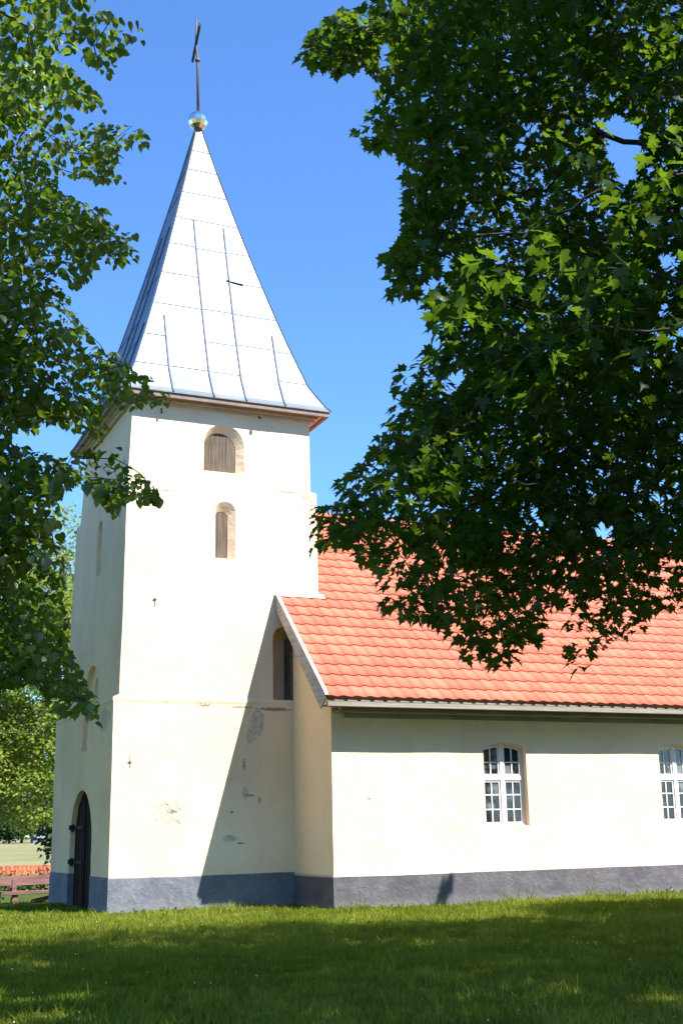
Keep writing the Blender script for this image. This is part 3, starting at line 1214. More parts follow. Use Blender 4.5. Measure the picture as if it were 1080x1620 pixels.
def leaves_mesh(name, tmpl, P, size, yaw, pitch, roll, tone):
    """one mesh of separate leaves at P with given size and angles"""
    v, t = tmpl
    n, k = len(P), len(v)
    cy, sy = np.cos(yaw), np.sin(yaw)
    cp, sp = np.cos(pitch), np.sin(pitch)
    cr, sr = np.cos(roll), np.sin(roll)
    L = v[None] * size[:, None, None]
    x, y, z = L[..., 0], L[..., 1], L[..., 2]
    x, z = x * cr[:, None] + z * sr[:, None], -x * sr[:, None] + z * cr[:, None]
    y, z = y * cp[:, None] - z * sp[:, None], y * sp[:, None] + z * cp[:, None]
    x, y = x * cy[:, None] - y * sy[:, None], x * sy[:, None] + y * cy[:, None]
    V = np.stack([x, y, z], -1) + P[:, None, :]
    F = (t[None] + (np.arange(n) * k)[:, None, None]).reshape(-1, 3)
    return raw_mesh(name, V.reshape(-1, 3), F, np.repeat(tone, len(t)))


def raw_mesh(name, V, F, tone):
    me = bpy.data.meshes.new(name)
    me.vertices.add(len(V))
    me.vertices.foreach_set('co', np.ascontiguousarray(V, dtype=np.float32).ravel())
    nf = len(F)
    me.loops.add(nf * 3)
    me.loops.foreach_set('vertex_index', np.ascontiguousarray(F, dtype=np.int32).ravel())
    me.polygons.add(nf)
    me.polygons.foreach_set('loop_start', np.arange(0, nf * 3, 3, dtype=np.int32))
    a = me.attributes.new('tone', 'FLOAT', 'FACE')
    a.data.foreach_set('value', np.ascontiguousarray(tone, dtype=np.float32))
    me.update(calc_edges=True)
    return me


def clump_leaves(C, per, rad, flat, size, droop=0.35, jit=0.5, toned=None):
    """leaves around clump centres: flattened sprays"""
    n = len(C)
    cnt = rng.integers(int(per * 0.6), int(per * 1.4) + 1, n)
    idx = np.repeat(np.arange(n), cnt)
    m_ = len(idx)
    a = rng.uniform(0, 2 * np.pi, m_)
    r = np.sqrt(rng.uniform(0.03, 1, m_)) * rad * rng.uniform(0.7, 1.25, n)[idx]
    tilt_a = rng.uniform(0, 2 * np.pi, n)
    tilt = rng.uniform(0, 0.45, n)
    dx, dy = np.cos(a) * r, np.sin(a) * r
    dz = rng.normal(0, flat, m_) - 0.35 * r * r / max(rad, 0.01) + tilt[idx] * (dx * np.cos(tilt_a[idx]) + dy * np.sin(tilt_a[idx]))
    P = C[idx] + np.stack([dx, dy, dz], 1)
    yaw = a - np.pi / 2 + rng.normal(0, 0.7, m_)
    pitch = -np.abs(rng.normal(droop, jit, m_))
    roll = rng.normal(0, jit * 0.8, m_)
    sz = size * rng.uniform(0.6, 1.25, m_)
    ctone = rng.uniform(0, 1, n)
    tone_ = np.clip(0.55 * ctone[idx] + 0.45 * rng.uniform(0, 1, m_), 0, 1)
    return P, sz, yaw, pitch, roll, tone_


def skeleton(base, trunk_pts, C, r_tip=0.006, expo=2.3, extra_sag=0.0):
    """grow limbs: every clump joins the nearest node that lies nearer to the trunk"""
    nodes = [np.array(p, float) for p in trunk_pts]
    parent = [-1] + list(range(len(trunk_pts) - 1))
    T = np.array(trunk_pts)
    d0 = np.min(np.linalg.norm(C[:, None] - T[None, max(0, len(T) // 3):], axis=2), axis=1)
    order = np.argsort(d0)
    NP = np.zeros((len(trunk_pts) + len(C) * 2, 3))
    NP[:len(T)] = T
    PD = np.full(len(NP), 1e9)
    PD[:len(T)] = 0
    n = len(T)
    start = max(1, len(T) // 3)
    for ci in order:
        c = C[ci]
        dd = np.linalg.norm(NP[start:n] - c, axis=1) + 0.35 * PD[start:n]
        j = start + int(np.argmin(dd))
        # mid node bends upward a little so limbs arch
        L = np.linalg.norm(c - NP[j])
        if L > 0.9:
            mid_ = (c + NP[j]) / 2 + np.array([0, 0, 0.07 * L]) + rng.normal(0, 0.04 * L, 3)
            NP[n] = mid_
            parent.append(j)
            PD[n] = PD[j] + L / 2
            j = n
            n += 1
        NP[n] = c
        parent.append(j)
        PD[n] = PD[j] + np.linalg.norm(c - NP[j])
        n += 1
    NP = NP[:n]
    w = np.zeros(n)
    has = np.zeros(n, bool)
    for i in range(n - 1, 0, -1):
        if w[i] == 0:
            w[i] = r_tip ** expo
        w[parent[i]] += w[i]
    if w[0] == 0:
        w[0] = r_tip ** expo
    return NP, parent, w ** (1 / expo)


def skel_mesh(NP, parent, R, nt_, trunk_r, skip=None):
    """trunk mesh and limb mesh"""
    tr = MB()
    pts = [tuple(p) for p in NP[:nt_]]
    rad = [trunk_r * (1.25 if i == 0 else 1 - 0.62 * i / max(1, nt_ - 1)) for i in range(nt_)]
    tr.tube(pts, rad, 12)
    lb = MB()
    for i in range(nt_, len(NP)):
        j = parent[i]
        ra, rb = R[i], R[i]
        if j >= nt_:
            ra = min(R[j], R[i] * 1.5)
        else:
            ra = R[i] * 1.35
        cap = trunk_r * 0.5
        a, b = Vector(NP[j]), Vector(NP[i])
        if (b - a).length < 1e-3 or (skip is not None and skip[i] and R[i] < 0.016):
            continue
        L = (b - a).length
        k_ = 1 if L < 0.35 else 4
        ax = (b - a).normalized()
        pts = [a]
        off = Vector((0, 0, 0))
        for q in range(1, k_):
            off = off * 0.6 + Vector((random.gauss(0, 1), random.gauss(0, 1), random.gauss(0, 1))) * 0.035 * L
            off -= ax * off.dot(ax)
            pts.append(a.lerp(b, q / k_) + off)
        pts.append(b)
        lb.tube(pts, [min(ra + (rb - ra) * q / k_, cap) for q in range(k_ + 1)], 4 if ra < 0.02 else 6, cap=False)
    return tr, lb


# ground limit of the tree shadow on the lawn (x, y)
SHX = [-30, 0.0, 3.2, 4.8, 6.5, 8.8, 9.8, 13.0, 15.0, 18.0, 25.0, 40.0]
SHY = [20.0, 20.2, 20.6, 21.1, 21.2, 22.9, 23.1, 23.2, 22.6, 22.0, 21.6, 21.0]


FLECKS = [(7.0, 10.86, 0.34), (7.5, 9.85, 0.3), (7.9, 9.6, 0.3), (3.04, 16.4, 0.28), (2.71, 12.9, 0.36), (2.28, 12.9, 0.3), (2.8, 17.0, 0.3), (5.27, 17.86, 0.16), (4.8, 11.3, 0.15),
          (6.18, 17.2, 0.2), (3.84, 14.68, 0.16), (8.08, 15.8, 0.2), (10.0, 14.96, 0.22), (2.3, 11.9, 0.4), (8.6, 19.8, 0.22), (12.5, 20.0, 0.25), (11.0, 18.5, 0.2), (2.0, 13.6, 0.3)]


def shadow_ok(P, margin=0.0, fuzz=0.25):
    t = P[:, 2] / -SUN[2]
    lx, ly = P[:, 0] + SUN[0] * t, P[:, 1] + SUN[1] * t
    ok = ly < np.interp(lx, SHX, SHY) - margin + rng.normal(0, fuzz, len(P)) + 0.35 * np.sin(lx * 2.3) * np.sin(lx * 0.9 + 1)
    for fx, fy, fr_ in FLECKS:                              # gaps in the crowns that let flecks of sun through
        ok &= np.hypot(lx - fx, ly - fy) > fr_ * rng.uniform(0.5, 1.05, len(P))
    return ok


SHAFTS = []


def shaft_ok(P):
    """gaps in the crowns through which the sun reaches the brightly lit sprays"""
    ok = np.ones(len(P), bool)
    for c, rad in SHAFTS:
        v = P - c
        t = -(v @ SUN)
        perp = np.linalg.norm(v + t[:, None] * SUN, axis=1)
        ok &= ~((t > 0.3) & (perp < rad * rng.uniform(0.8, 1.1, len(P))))
    return ok


def in_frame(P, mg=25):
    q, d = proj(P)
    return (d > 0.3) & (q[:, 0] > -mg) & (q[:, 0] < PW + mg) & (q[:, 1] > -mg) & (q[:, 1] < PH + mg)


MAPLE = [(470, 95), (485, 62), (515, 30), (545, 12), (600, -5), (640, -60), (1200, -60), (1200, 960), (1085, 930), (1060, 965), (1012, 978), (1025, 1012),
         (962, 1012), (945, 1042), (930, 1072), (885, 1052), (900, 1002), (888, 962), (862, 985), (850, 1015), (815, 1020), (808, 1052), (770, 1056),
         (735, 1040), (728, 1010), (700, 990), (640, 980), (592, 955), (606, 908), (585, 892), (540, 862), (487, 872), (500, 806), (540, 790),
         (533, 765), (570, 735), (598, 695), (620, 660), (625, 602), (662, 560), (698, 545), (676, 478), (700, 440), (668, 432), (660, 466), (622, 466),
         (606, 405), (635, 380), (640, 340), (634, 300), (650, 262), (620, 235), (580, 246), (562, 210), (590, 165), (600, 130), (575, 97), (540, 116)]
MHOLES = [[(596, 62), (622, 55), (615, 100), (600, 112)], [(945, 190), (985, 175), (1015, 200), (1010, 280), (985, 300), (955, 250)],
          [(935, 850), (950, 815), (975, 835), (968, 868)], [(690, 408), (722, 395), (712, 432), (694, 440)], [(775, 385), (800, 380), (795, 412), (775, 415)],
          [(700, 590), (735, 580), (740, 600), (712, 620)], [(1040, 400), (1062, 395), (1060, 425), (1045, 420)], [(1038, 465), (1062, 460), (1060, 495), (1042, 500)]]
MSPARSE = [[(862, 880), (1200, 850), (1200, 1080), (862, 1080)], [(590, 835), (720, 850), (720, 1000), (590, 1000)], [(720, 940), (860, 930), (860, 1060), (720, 1060)]]


def mask_ok(P, poly, holes=(), sparse=(), keep=0.5, off_ok=True, extra=None):
    q, d = proj(P)
    fr = in_frame(P, 6)
    ins = in_poly(q[:, 0], q[:, 1], poly)
    for h in holes:
        ins &= ~in_poly(q[:, 0], q[:, 1], h)
    for s in sparse:
        k = in_poly(q[:, 0], q[:, 1], s)
        ins &= ~(k & (rng.uniform(0, 1, len(P)) > keep))
    return np.where(fr, ins, off_ok)


def make_maple():
    # clumps seen in the photograph
    n = 1450
    px, py = rng.uniform(465, 1200, n), rng.uniform(-60, 1075, n)
    dep = rng.uniform(8.6, 15.2, n)
    low = py > 700
    dep[low] = rng.uniform(8.8, 12.6, low.sum())
    C = unproj(px, py, dep)
    k = in_poly(px, py, MAPLE) & ~(low & (rng.uniform(0, 1, n) > 0.80))
    for h in MHOLES:
        k &= ~in_poly(px, py, h)
    for s in MSPARSE:
        k &= ~(in_poly(px, py, s) & (rng.uniform(0, 1, n) > 0.62))
    k &= shadow_ok(C, 0.2)
    C = C[k]
    # nearer sprays with large leaves
    near = np.array([(740, 430, 7.2), (800, 400, 7.0), (870, 430, 7.2), (960, 235, 6.8), (1010, 240, 6.9), (1050, 300, 7.0), (690, 490, 7.6), (660, 740, 7.6),
                     (700, 690, 7.6), (760, 480, 7.0), (920, 520, 7.0), (1000, 430, 7.0), (840, 560, 7.1), (950, 380, 6.9), (1060, 520, 7.0), (600, 780, 8.2)])
    CN = unproj(near[:, 0], near[:, 1], near[:, 2])
    for i in (0, 1, 2, 3, 4, 7, 9, 6):
        SHAFTS.append((CN[i], 0.40))
    SHAFTS.append((CN[14], 0.22))
    for px_, py_, dp, rd in ((535, 60, 10.5, 0.62), (600, 40, 11.0, 0.4), (840, 150, 10.5, 0.28), (860, 250, 10.5, 0.2), (1040, 20, 9.0, 0.5), (760, 130, 10.5, 0.2), (640, 600, 9.6, 0.25), (950, 100, 9.5, 0.3), (1000, 330, 9.5, 0.35), (1040, 600, 9.5, 0.25), (900, 620, 9.5, 0.2), (760, 620, 9.5, 0.2), (700, 330, 10.5, 0.2), (1060, 760, 10, 0.25)):
        SHAFTS.append((unproj(np.array([px_]), np.array([py_]), np.array([dp]))[0], rd))
    k = np.hypot(*(proj(C)[0] - np.array([535, 60])).T) > 70
    tipC = unproj(rng.uniform(478, 600, 26), rng.uniform(12, 112, 26), rng.uniform(9.9, 11.2, 26))
    C = np.concatenate([C[k], tipC])
    # the rest of the crown, beyond the picture
    n = 9000
    c0, rad = np.array([11.3, 4.8, 10.2]), np.array([8.2, 8.8, 7.0])
    d = rng.normal(0, 1, (n, 3))
    d /= np.linalg.norm(d, axis=1)[:, None]
    O = c0 + d * rad * (rng.uniform(0.05, 1, n) ** 0.42)[:, None]
    k = ~in_frame(O, 45) & shadow_ok(O, 0.2) & (np.linalg.norm(O - EYE, axis=1) > 3.2) & (O[:, 2] > 3.4)
    O = O[k][:3300]
    root = empty("maple_tree", (12.6, 4.6, 0))
    tag(root, "large dark green maple whose leafy branches hang over the right half", "tree", "maples shading the lawn")
    trunk = [(12.6, 4.6, -0.1), (12.6, 4.65, 1.4), (12.5, 4.8, 3.0), (12.4, 5.0, 4.6), (12.3, 5.2, 6.4), (12.2, 5.3, 8.6), (12.1, 5.3, 11.0)]
    allC = np.concatenate([C, CN, O])
    NP, par, R = skeleton(None, trunk, allC, 0.0048, 2.25)
    pj = np.array([max(0, p_) for p_ in par])
    skip = np.zeros(len(NP), bool)
    for f_ in (0.25, 0.5, 0.75, 1.0):
        M_ = NP * f_ + NP[pj] * (1 - f_)
        skip |= ~mask_ok(M_, MAPLE, MHOLES)
    tr, lb = skel_mesh(NP, par, R, len(trunk), 0.34, skip)
    parts = [tr.build("trunk", M_BARK), lb.build("limbs", M_BARK)]
    tm = maple_leaf()
    A = clump_leaves(C, 32, 0.36, 0.10, 0.115, 0.35, 0.5)
    k = mask_ok(A[0], MAPLE, MHOLES, MSPARSE, 0.8) & shadow_ok(A[0], 0.0, 0.1) & shaft_ok(A[0])
    A = [a[k] for a in A]
    B = clump_leaves(CN, 18, 0.30, 0.07, 0.125, 0.3, 0.5)
    k = mask_ok(B[0], MAPLE, MHOLES)
    B = [a[k] for a in B]
    D = clump_leaves(O, 20, 0.55, 0.14, 0.19, 0.3, 0.45)
    k = ~in_frame(D[0], 12) & shadow_ok(D[0], 0.0, 0.1) & shaft_ok(D[0])
    D = [a[k] for a in D]
    P, sz, yaw, pit, rol, tn = [np.concatenate([a, b, d_]) for a, b, d_ in zip(A, B, D)]
    me = leaves_mesh("crown", tm, P, sz, yaw, pit, rol, tn)
    parts.append(link("crown", me, M_MAPLE))
    for o in parts:
        o.parent = root
        o.matrix_parent_inverse = root.matrix_basis.inverted()
    print("maple leaves", len(A[0]), len(B[0]), len(D[0]), "clumps", len(C), len(O))


make_maple()


def ellipsoid_tree(name, label, trunk, c0, rad, n, per, crad, lsize, lmat, tmpl, trunk_r, group=None, cond=None, leafcond=None, extra=None, zmin=1.5, power=0.45, second=None, r_tip=0.006, lumps=0, solid=False):
    d = rng.normal(0, 1, (n, 3))
    d /= np.linalg.norm(d, axis=1)[:, None]
    rr = (rng.uniform(0.05, 1, n) ** power)[:, None]
    C = np.array(c0) + d * np.array(rad) * rr
    if lumps:
        lc = np.array(c0) + rng.normal(0, 1, (lumps, 3)) * np.array(rad) * 0.52
        ii = rng.integers(0, lumps, n)
        lr = rng.uniform(0.28, 0.5, lumps)[ii][:, None] * np.array(rad)
        C = lc[ii] + d * lr * rr
    C = C[C[:, 2] > zmin]
    if cond is not None:
        C = C[cond(C)]
    ncore = len(C)
    if extra is not None:
        C = np.concatenate([C, np.array(extra)])
    root = empty(name, trunk[0])
    tag(root, label, "tree", group)
    NP, par, R = skeleton(None, trunk, C, r_tip, 2.25)
    tr, lb = skel_mesh(NP, par, R, len(trunk), trunk_r)
    if solid:
        tmp = lb.mesh("limbs")
        tr.bm.from_mesh(tmp)
        bpy.data.meshes.remove(tmp)
        parts = [tr.build("trunk", M_BARK)]
    else:
        parts = [tr.build("trunk", M_BARK), lb.build("limbs", M_BARK)]
    A = clump_leaves(C[:ncore], per, crad, crad * 0.28, lsize, 0.3, 0.5)
    if leafcond is not None:
        k = leafcond(A[0])
        A = [a[k] for a in A]
    if extra is not None:
        B = clump_leaves(C[ncore:], 12, 0.10, 0.05, lsize * 0.6, 0.4, 0.5)
        A = [np.concatenate([a, b_]) for a, b_ in zip(A, B)]
    parts.append(link("crown", leaves_mesh("crown", tmpl, *A), lmat))
    if second:
        B = clump_leaves(C, second[0], crad * 1.05, crad * 0.2, second[1], 0.5, 0.5)
        B[0][:, 2] += crad * 0.15
        if leafcond is not None:
            k = leafcond(B[0])
            B = [a[k] for a in B]
        parts.append(link("blossom", leaves_mesh("blossom", simple_leaf(), *B), second[2]))
    for o in parts:
        o.parent = root
        o.matrix_parent_inverse = root.matrix_basis.inverted()
    return root


# the second maple stands out of the picture on the right and shades the lawn by the nave
ellipsoid_tree("maple_tree", "maple growing just outside the picture on the right, shading the lawn by the nave",
               [(21.5, 10.5, -0.1), (21.5, 10.5, 1.5), (21.4, 10.6, 3.5), (21.3, 10.7, 6.0), (21.2, 10.8, 9.0)], (20.6, 10.8, 7.6), (5.6, 6.0, 4.6), 2200, 15, 0.6, 0.22,
               M_MAPLE, maple_leaf(), 0.3, group='maples shading the lawn', extra=[tuple(np.array([12.55 + 0.05 * k, 23.5, 0.06 + 0.11 * k]) - SUN * 11.2) for k in range(5)],
               cond=lambda C: ~in_frame(C, 70) & shadow_ok(C, 0.3), leafcond=lambda P: ~in_frame(P, 10) & shadow_ok(P, 0.0, 0.1) & shaft_ok(P), zmin=3.0)

# --- linden in the left foreground
LIND = [
    [(-400, -80), (130, -80), (132, 5), (108, 18), (140, 22), (172, 8), (205, 28), (228, 45), (238, 66), (197, 68), (185, 98), (168, 120), (138, 98), (112, 82), (90, 62), (80, 100), (-400, 100)],
    [(-400, 90), (82, 90), (108, 104), (148, 138), (168, 172), (140, 178), (112, 166), (88, 172), (150, 194), (214, 196), (242, 226), (192, 236), (180, 262), (210, 302), (180, 284), (122, 286), (96, 272), (80, 300), (-400, 300)],
    [(-400, 290), (84, 300), (104, 308), (162, 330), (214, 362), (232, 412), (200, 428), (152, 412), (126, 452), (100, 446), (84, 432), (88, 445), (116, 480), (150, 545), (186, 560),
     (216, 585), (250, 604), (272, 636), (226, 642), (204, 652), (182, 642), (186, 672), (172, 690), (150, 690), (120, 680), (96, 668), (88, 662), (60, 668), (52, 686), (30, 668), (18, 672), (-400, 668)],
    [(-400, 660), (18, 672), (28, 700), (60, 716), (90, 720), (104, 722), (130, 700), (175, 690), (208, 738), (246, 765), (257, 797), (222, 792), (197, 792), (186, 816), (164, 797), (142, 772),
     (112, 760), (90, 790), (100, 900), (100, 990), (116, 1020), (122, 1050), (136, 1088), (157, 1112), (150, 1146), (126, 1126), (96, 1132), (80, 1110), (60, 1080), (-400, 1140)],
]
LTOP = LIND[0] + []


def linden_mask(P):
    q, d = proj(P)
    fr = in_frame(P, 6)
    ins = np.zeros(len(P), bool)
    for pl_ in LIND:
        ins |= in_poly(q[:, 0], q[:, 1], pl_)
    return np.where(fr, ins, True)


def make_linden():
    Cs = []
    for poly, n, dlo, dhi in ((LIND[0], 150, 8.6, 10.5), (LIND[1], 240, 10.5, 13.5), (LIND[2], 360, 9.5, 13.5), (LIND[3], 310, 8.8, 11.5)):
        px, py = rng.uniform(-260, 275, n * 3), rng.uniform(-80, 1146, n * 3)
        k = in_poly(px, py, poly)
        px, py = px[k][:n], py[k][:n]
        Cs.append(unproj(px, py, rng.uniform(dlo, dhi, len(px))))
    C = np.concatenate(Cs)
    C = C[C[:, 2] > 2.2]
    n = 900
    d = rng.normal(0, 1, (n, 3))
    d /= np.linalg.norm(d, axis=1)[:, None]
    O = np.array([-3.0, 12.0, 8.0]) + d * np.array([4.2, 4.5, 5.0]) * (rng.uniform(0.05, 1, n) ** 0.45)[:, None]
    O = O[~in_frame(O, 40)]
    root = empty("linden_tree", (-3.4, 12.6, 0))
    tag(root, "near linden with heart-shaped leaves, its branches reaching in front of the tower from the left", "tree", "lindens around the church")
    trunk = [(-3.4, 12.6, -0.1), (-3.4, 12.6, 1.3), (-3.3, 12.5, 2.8), (-3.2, 12.4, 4.5), (-3.1, 12.3, 6.5), (-3.0, 12.2, 8.6), (-3.0, 12.1, 11.0)]
    NP, par, R = skeleton(None, trunk, np.concatenate([C, O]), 0.0042, 2.25)
    pj = np.array([max(0, p_) for p_ in par])
    skip = np.zeros(len(NP), bool)
    for f_ in (0.25, 0.5, 0.75, 1.0):
        skip |= ~linden_mask(NP * f_ + NP[pj] * (1 - f_))
    tr, lb = skel_mesh(NP, par, R, len(trunk), 0.28, skip)
    parts = [tr.build("trunk", M_BARK), lb.build("limbs", M_BARK)]
    A = clump_leaves(C, 40, 0.30, 0.09, 0.08, 0.55, 0.5)
    k = linden_mask(A[0])
    A = [a[k] for a in A]
    D = clump_leaves(O, 20, 0.45, 0.12, 0.11, 0.5, 0.5)
    k = ~in_frame(D[0], 8)
    D = [a[k] for a in D]
    P, sz, yaw, pit, rol, tn = [np.concatenate([a, b]) for a, b in zip(A, D)]
    parts.append(link("crown", leaves_mesh("crown", linden_leaf(), P, sz, yaw, pit, rol, tn), M_LINDEN))
    CB = C[len(Cs[0]):len(Cs[0]) + len(Cs[1]) + len(Cs[2]) // 2]
    B = clump_leaves(CB, 7, 0.3, 0.06, 0.06, 0.7, 0.5)
    k = linden_mask(B[0])
    B = [a[k] for a in B]
    parts.append(link("blossom", leaves_mesh("blossom", simple_leaf(), *B), M_BRACT))
    for o in parts:
        o.parent = root
        o.matrix_parent_inverse = root.matrix_basis.inverted()
    print("linden leaves", len(A[0]), len(D[0]))


make_linden()

# --- trees behind the church on the left
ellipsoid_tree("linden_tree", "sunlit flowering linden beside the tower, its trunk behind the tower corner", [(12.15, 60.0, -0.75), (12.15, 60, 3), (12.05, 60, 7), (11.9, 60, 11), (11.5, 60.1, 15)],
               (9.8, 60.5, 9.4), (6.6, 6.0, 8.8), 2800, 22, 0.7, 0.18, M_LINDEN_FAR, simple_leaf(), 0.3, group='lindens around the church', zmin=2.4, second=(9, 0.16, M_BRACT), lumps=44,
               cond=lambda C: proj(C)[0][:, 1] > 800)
for x, y, lb_ in ((-1.6, 24.5, "linden added west of the tower to cut its sky light, unseen just outside the left edge of the picture"), (-2.6, 35.5, "linden added farther west of the tower to cut its sky light, unseen outside the left edge of the picture")):  # unseen lindens added to block sky light from the tower's west face
    ellipsoid_tree("linden_tree", lb_, [(x, y, -0.1), (x, y, 1.8), (x, y, 4), (x, y, 7), (x, y, 10)], (x, y, 7.4), (3.9, 4.6, 5.6), 800, 18, 0.7, 0.2,
                   M_LINDEN, simple_leaf(), 0.26, group='lindens around the church', zmin=2.0, cond=lambda C: ~in_frame(C, 60), leafcond=lambda P: ~in_frame(P, 10))
ellipsoid_tree("broadleaf_tree", "dark shady tree across the meadow, right beside the tower wall", [(17.2, 78, -0.75), (17.2, 78, 3), (17.2, 78, 5)],
               (17.2, 78, 3.0), (2.9, 3, 3.6), 420, 24, 0.9, 0.28, M_DARKTREE, simple_leaf(), 0.3, zmin=-0.4, r_tip=0.01, solid=True)
far = [("broadleaf_tree", "pale green roundish tree in the far treeline left of the shed", 66.0, 392, 12.0, 5.0, M_LINDEN_FAR),
       ("broadleaf_tree", "mid green tree of the far treeline, just behind the shed", 74.5, 408, 15.0, 6.0, M_DARKTREE),
       ("pine_tree", "tall greyish pine in the far treeline", 69.5, 412, 23.0, 5.5, M_PINE),
       ("pine_tree", "shorter greyish pine rising at the left edge of the far treeline", 60.5, 410, 19.0, 5.5, M_PINE),
       ("broadleaf_tree", "low dark tree at the left edge of the far treeline", 62.0, 390, 8.0, 4.5, M_DARKTREE),
       ("pine_tree", "greyish pine in the far treeline close to the tower wall", 80.0, 416, 21.0, 6.0, M_PINE)]
for nm, lb_, x, y, h, r, mt in far:
    ellipsoid_tree(nm, lb_, [(x, y, -0.8), (x, y, h * .3), (x, y, h * .6), (x, y, h * .92)], (x, y, h * 0.55), (r, r, h * 0.5), 260, 16, 1.5, 0.7, mt, simple_leaf(), 0.3, zmin=0.3, r_tip=0.02, solid=True, group='trees of the far treeline')

# ------------------------------------------------------------------ far shed
shed = empty("field_shed", (75.0, 394, -0.7))
tag(shed, "long low grey shed at the far edge of the meadow", "shed")
M_SHEDW = simple("shed_wall", (0.15, 0.16, 0.19), 0.8)
M_SHEDR = simple("shed_roof", (0.22, 0.24, 0.28), 0.7)
mb = MB()
mb.box(-5.5, 5.5, -2.2, 2.2, 0, 1.5)
o = mb.build("wall", M_SHEDW, shed)
mb = MB()
mb.prism([(-5.9, -2.7, 1.42), (-5.9, 2.7, 1.42), (-5.9, 0, 2.5)], (11.8, 0, 0))
mb.build("roof", M_SHEDR, shed)
for x in (-3.4, 3.2):
    mb = MB()
    mb.box(x, x + 1.4, -2.26, -2.2, 0.4, 1.2)
    mb.build("door", M_IRON, shed)

# ------------------------------------------------------------------ churchyard wall with clay tile coping
M_OLDTILE = simple("old_clay_tile", (0.32, 0.085, 0.035), 0.85, 0, 0.35, 2.5)
M_STONE = stucco("fieldstone_wall", (0.26, 0.22, 0.20))
wall = empty("churchyard_wall", (9.0, 52.0, -0.38))
tag(wall, "low churchyard wall capped with red clay tiles behind the bench", "wall")
mb = MB()
mb.box(-9, 9, 0.0, 0.5, -0.6, 0.42)
mb.build("stone_wall", M_STONE, wall)
bm = bmesh.new()
tone = bm.faces.layers.float.new('tone')
for i in range(0, 110):
    x = -9 + i * 0.164
    rr = random.Random(i)
    for row, (ya3, za3, yb3, zb3) in enumerate(((-0.22, 0.36, 0.06, 0.57), (0.0, 0.55, 0.27, 0.74))):
        z_off = rr.uniform(-0.02, 0.025)
        rot = rr.uniform(-0.03, 0.03)
        pa, pb = [], []
        for k in range(7):
            u = k / 6
            h = 0.055 * math.sin(math.pi * u)
            pa.append(bm.verts.new((x + u * 0.166, ya3 + rot, za3 + h + z_off)))
            pb.append(bm.verts.new((x + u * 0.158 + 0.004, yb3 + rot, zb3 + h + z_off)))
        t = rr.random()
        for k in range(6):
            f = bm.faces.new((pa[k], pa[k + 1], pb[k + 1], pb[k]))
            f[tone] = t
    # the far slope
    pa = [bm.verts.new((x + k / 6 * 0.166, 0.27, 0.75 + 0.055 * math.sin(math.pi * k / 6))) for k in range(7)]
    pb = [bm.verts.new((x + k / 6 * 0.166, 0.70, 0.40 + 0.055 * math.sin(math.pi * k / 6))) for k in range(7)]
    for k in range(6):
        bm.faces.new((pb[k], pb[k + 1], pa[k + 1], pa[k]))
me = bpy.data.meshes.new("tile_coping")
bm.to_mesh(me)
bm.free()
o = link("tile_coping", me, M_OLDTILE, wall)
sol = o.modifiers.new("thickness", 'SOLIDIFY')
sol.thickness = 0.018

# ------------------------------------------------------------------ bench
bench = empty("bench", (8.35, 43.6, -0.60), 0.03)
tag(bench, "rustic reddish brown timber bench with a plank back, partly hidden by the tower", "bench")


def plank(x0, x1, y0, y1, z0, z1, tilt=0.0, rough=0.008, n=10):
    bm = bmesh.new()
    loops = []
    for i in range(n + 1):
        x = x0 + (x1 - x0) * i / n
        w = 0.03 * math.sin(i * 2.1 + z0 * 9)
        ps = [(y0, z0 + w * 0.3), (y1, z0 + w * 0.3), (y1 + tilt, z1 + w * 0.2), (y0 + tilt, z1 + w * 0.2)]
        loops.append([bm.verts.new((x, p + random.uniform(-rough, rough), q + random.uniform(-rough, rough))) for p, q in ps])
    for a, b in zip(loops[:-1], loops[1:]):
        for k in range(4):
            bm.faces.new((a[k], a[(k + 1) % 4], b[(k + 1) % 4], b[k]))
    bm.faces.new(loops[0][::-1])
    bm.faces.new(loops[-1])
    bmesh.ops.recalc_face_normals(bm, faces=bm.faces)
    bmesh.ops.bevel(bm, geom=bm.edges[:], offset=0.008, segments=1, affect='EDGES')
    me = bpy.data.meshes.new("plank")
    bm.to_mesh(me)
    bm.free()
    return me


link("backrest", plank(-1.75, 1.75, 0.14, 0.20, 0.57, 0.88, 0.06), M_BENCH, bench)
link("seat", plank(-1.65, 1.7, -0.30, 0.10, 0.30, 0.40), M_BENCH, bench)
for x in (-1.15, 1.15):
    link("back_post", plank(x - 0.08, x + 0.08, 0.08, 0.135, 0.0, 0.76, 0.05, 0.004, 2), M_BENCH, bench)
    mb = MB()
    mb.tube([(x - 0.02, -0.24, 0.10), (x, 0.12, 0.11)], [0.115, 0.125], 12)
    mb.box(x - 0.07, x + 0.07, -0.18, 0.06, 0.18, 0.302)
    mb.build("leg", M_LOG, bench)
mb = MB()
mb.tube([(7.75, 43.5, -0.54), (8.1, 43.6, -0.51), (8.4, 43.7, -0.44)], [0.05, 0.085, 0.06], 8)
tag(mb.build("split_log", M_LOG), "short dark log lying in the grass under the bench", "log")

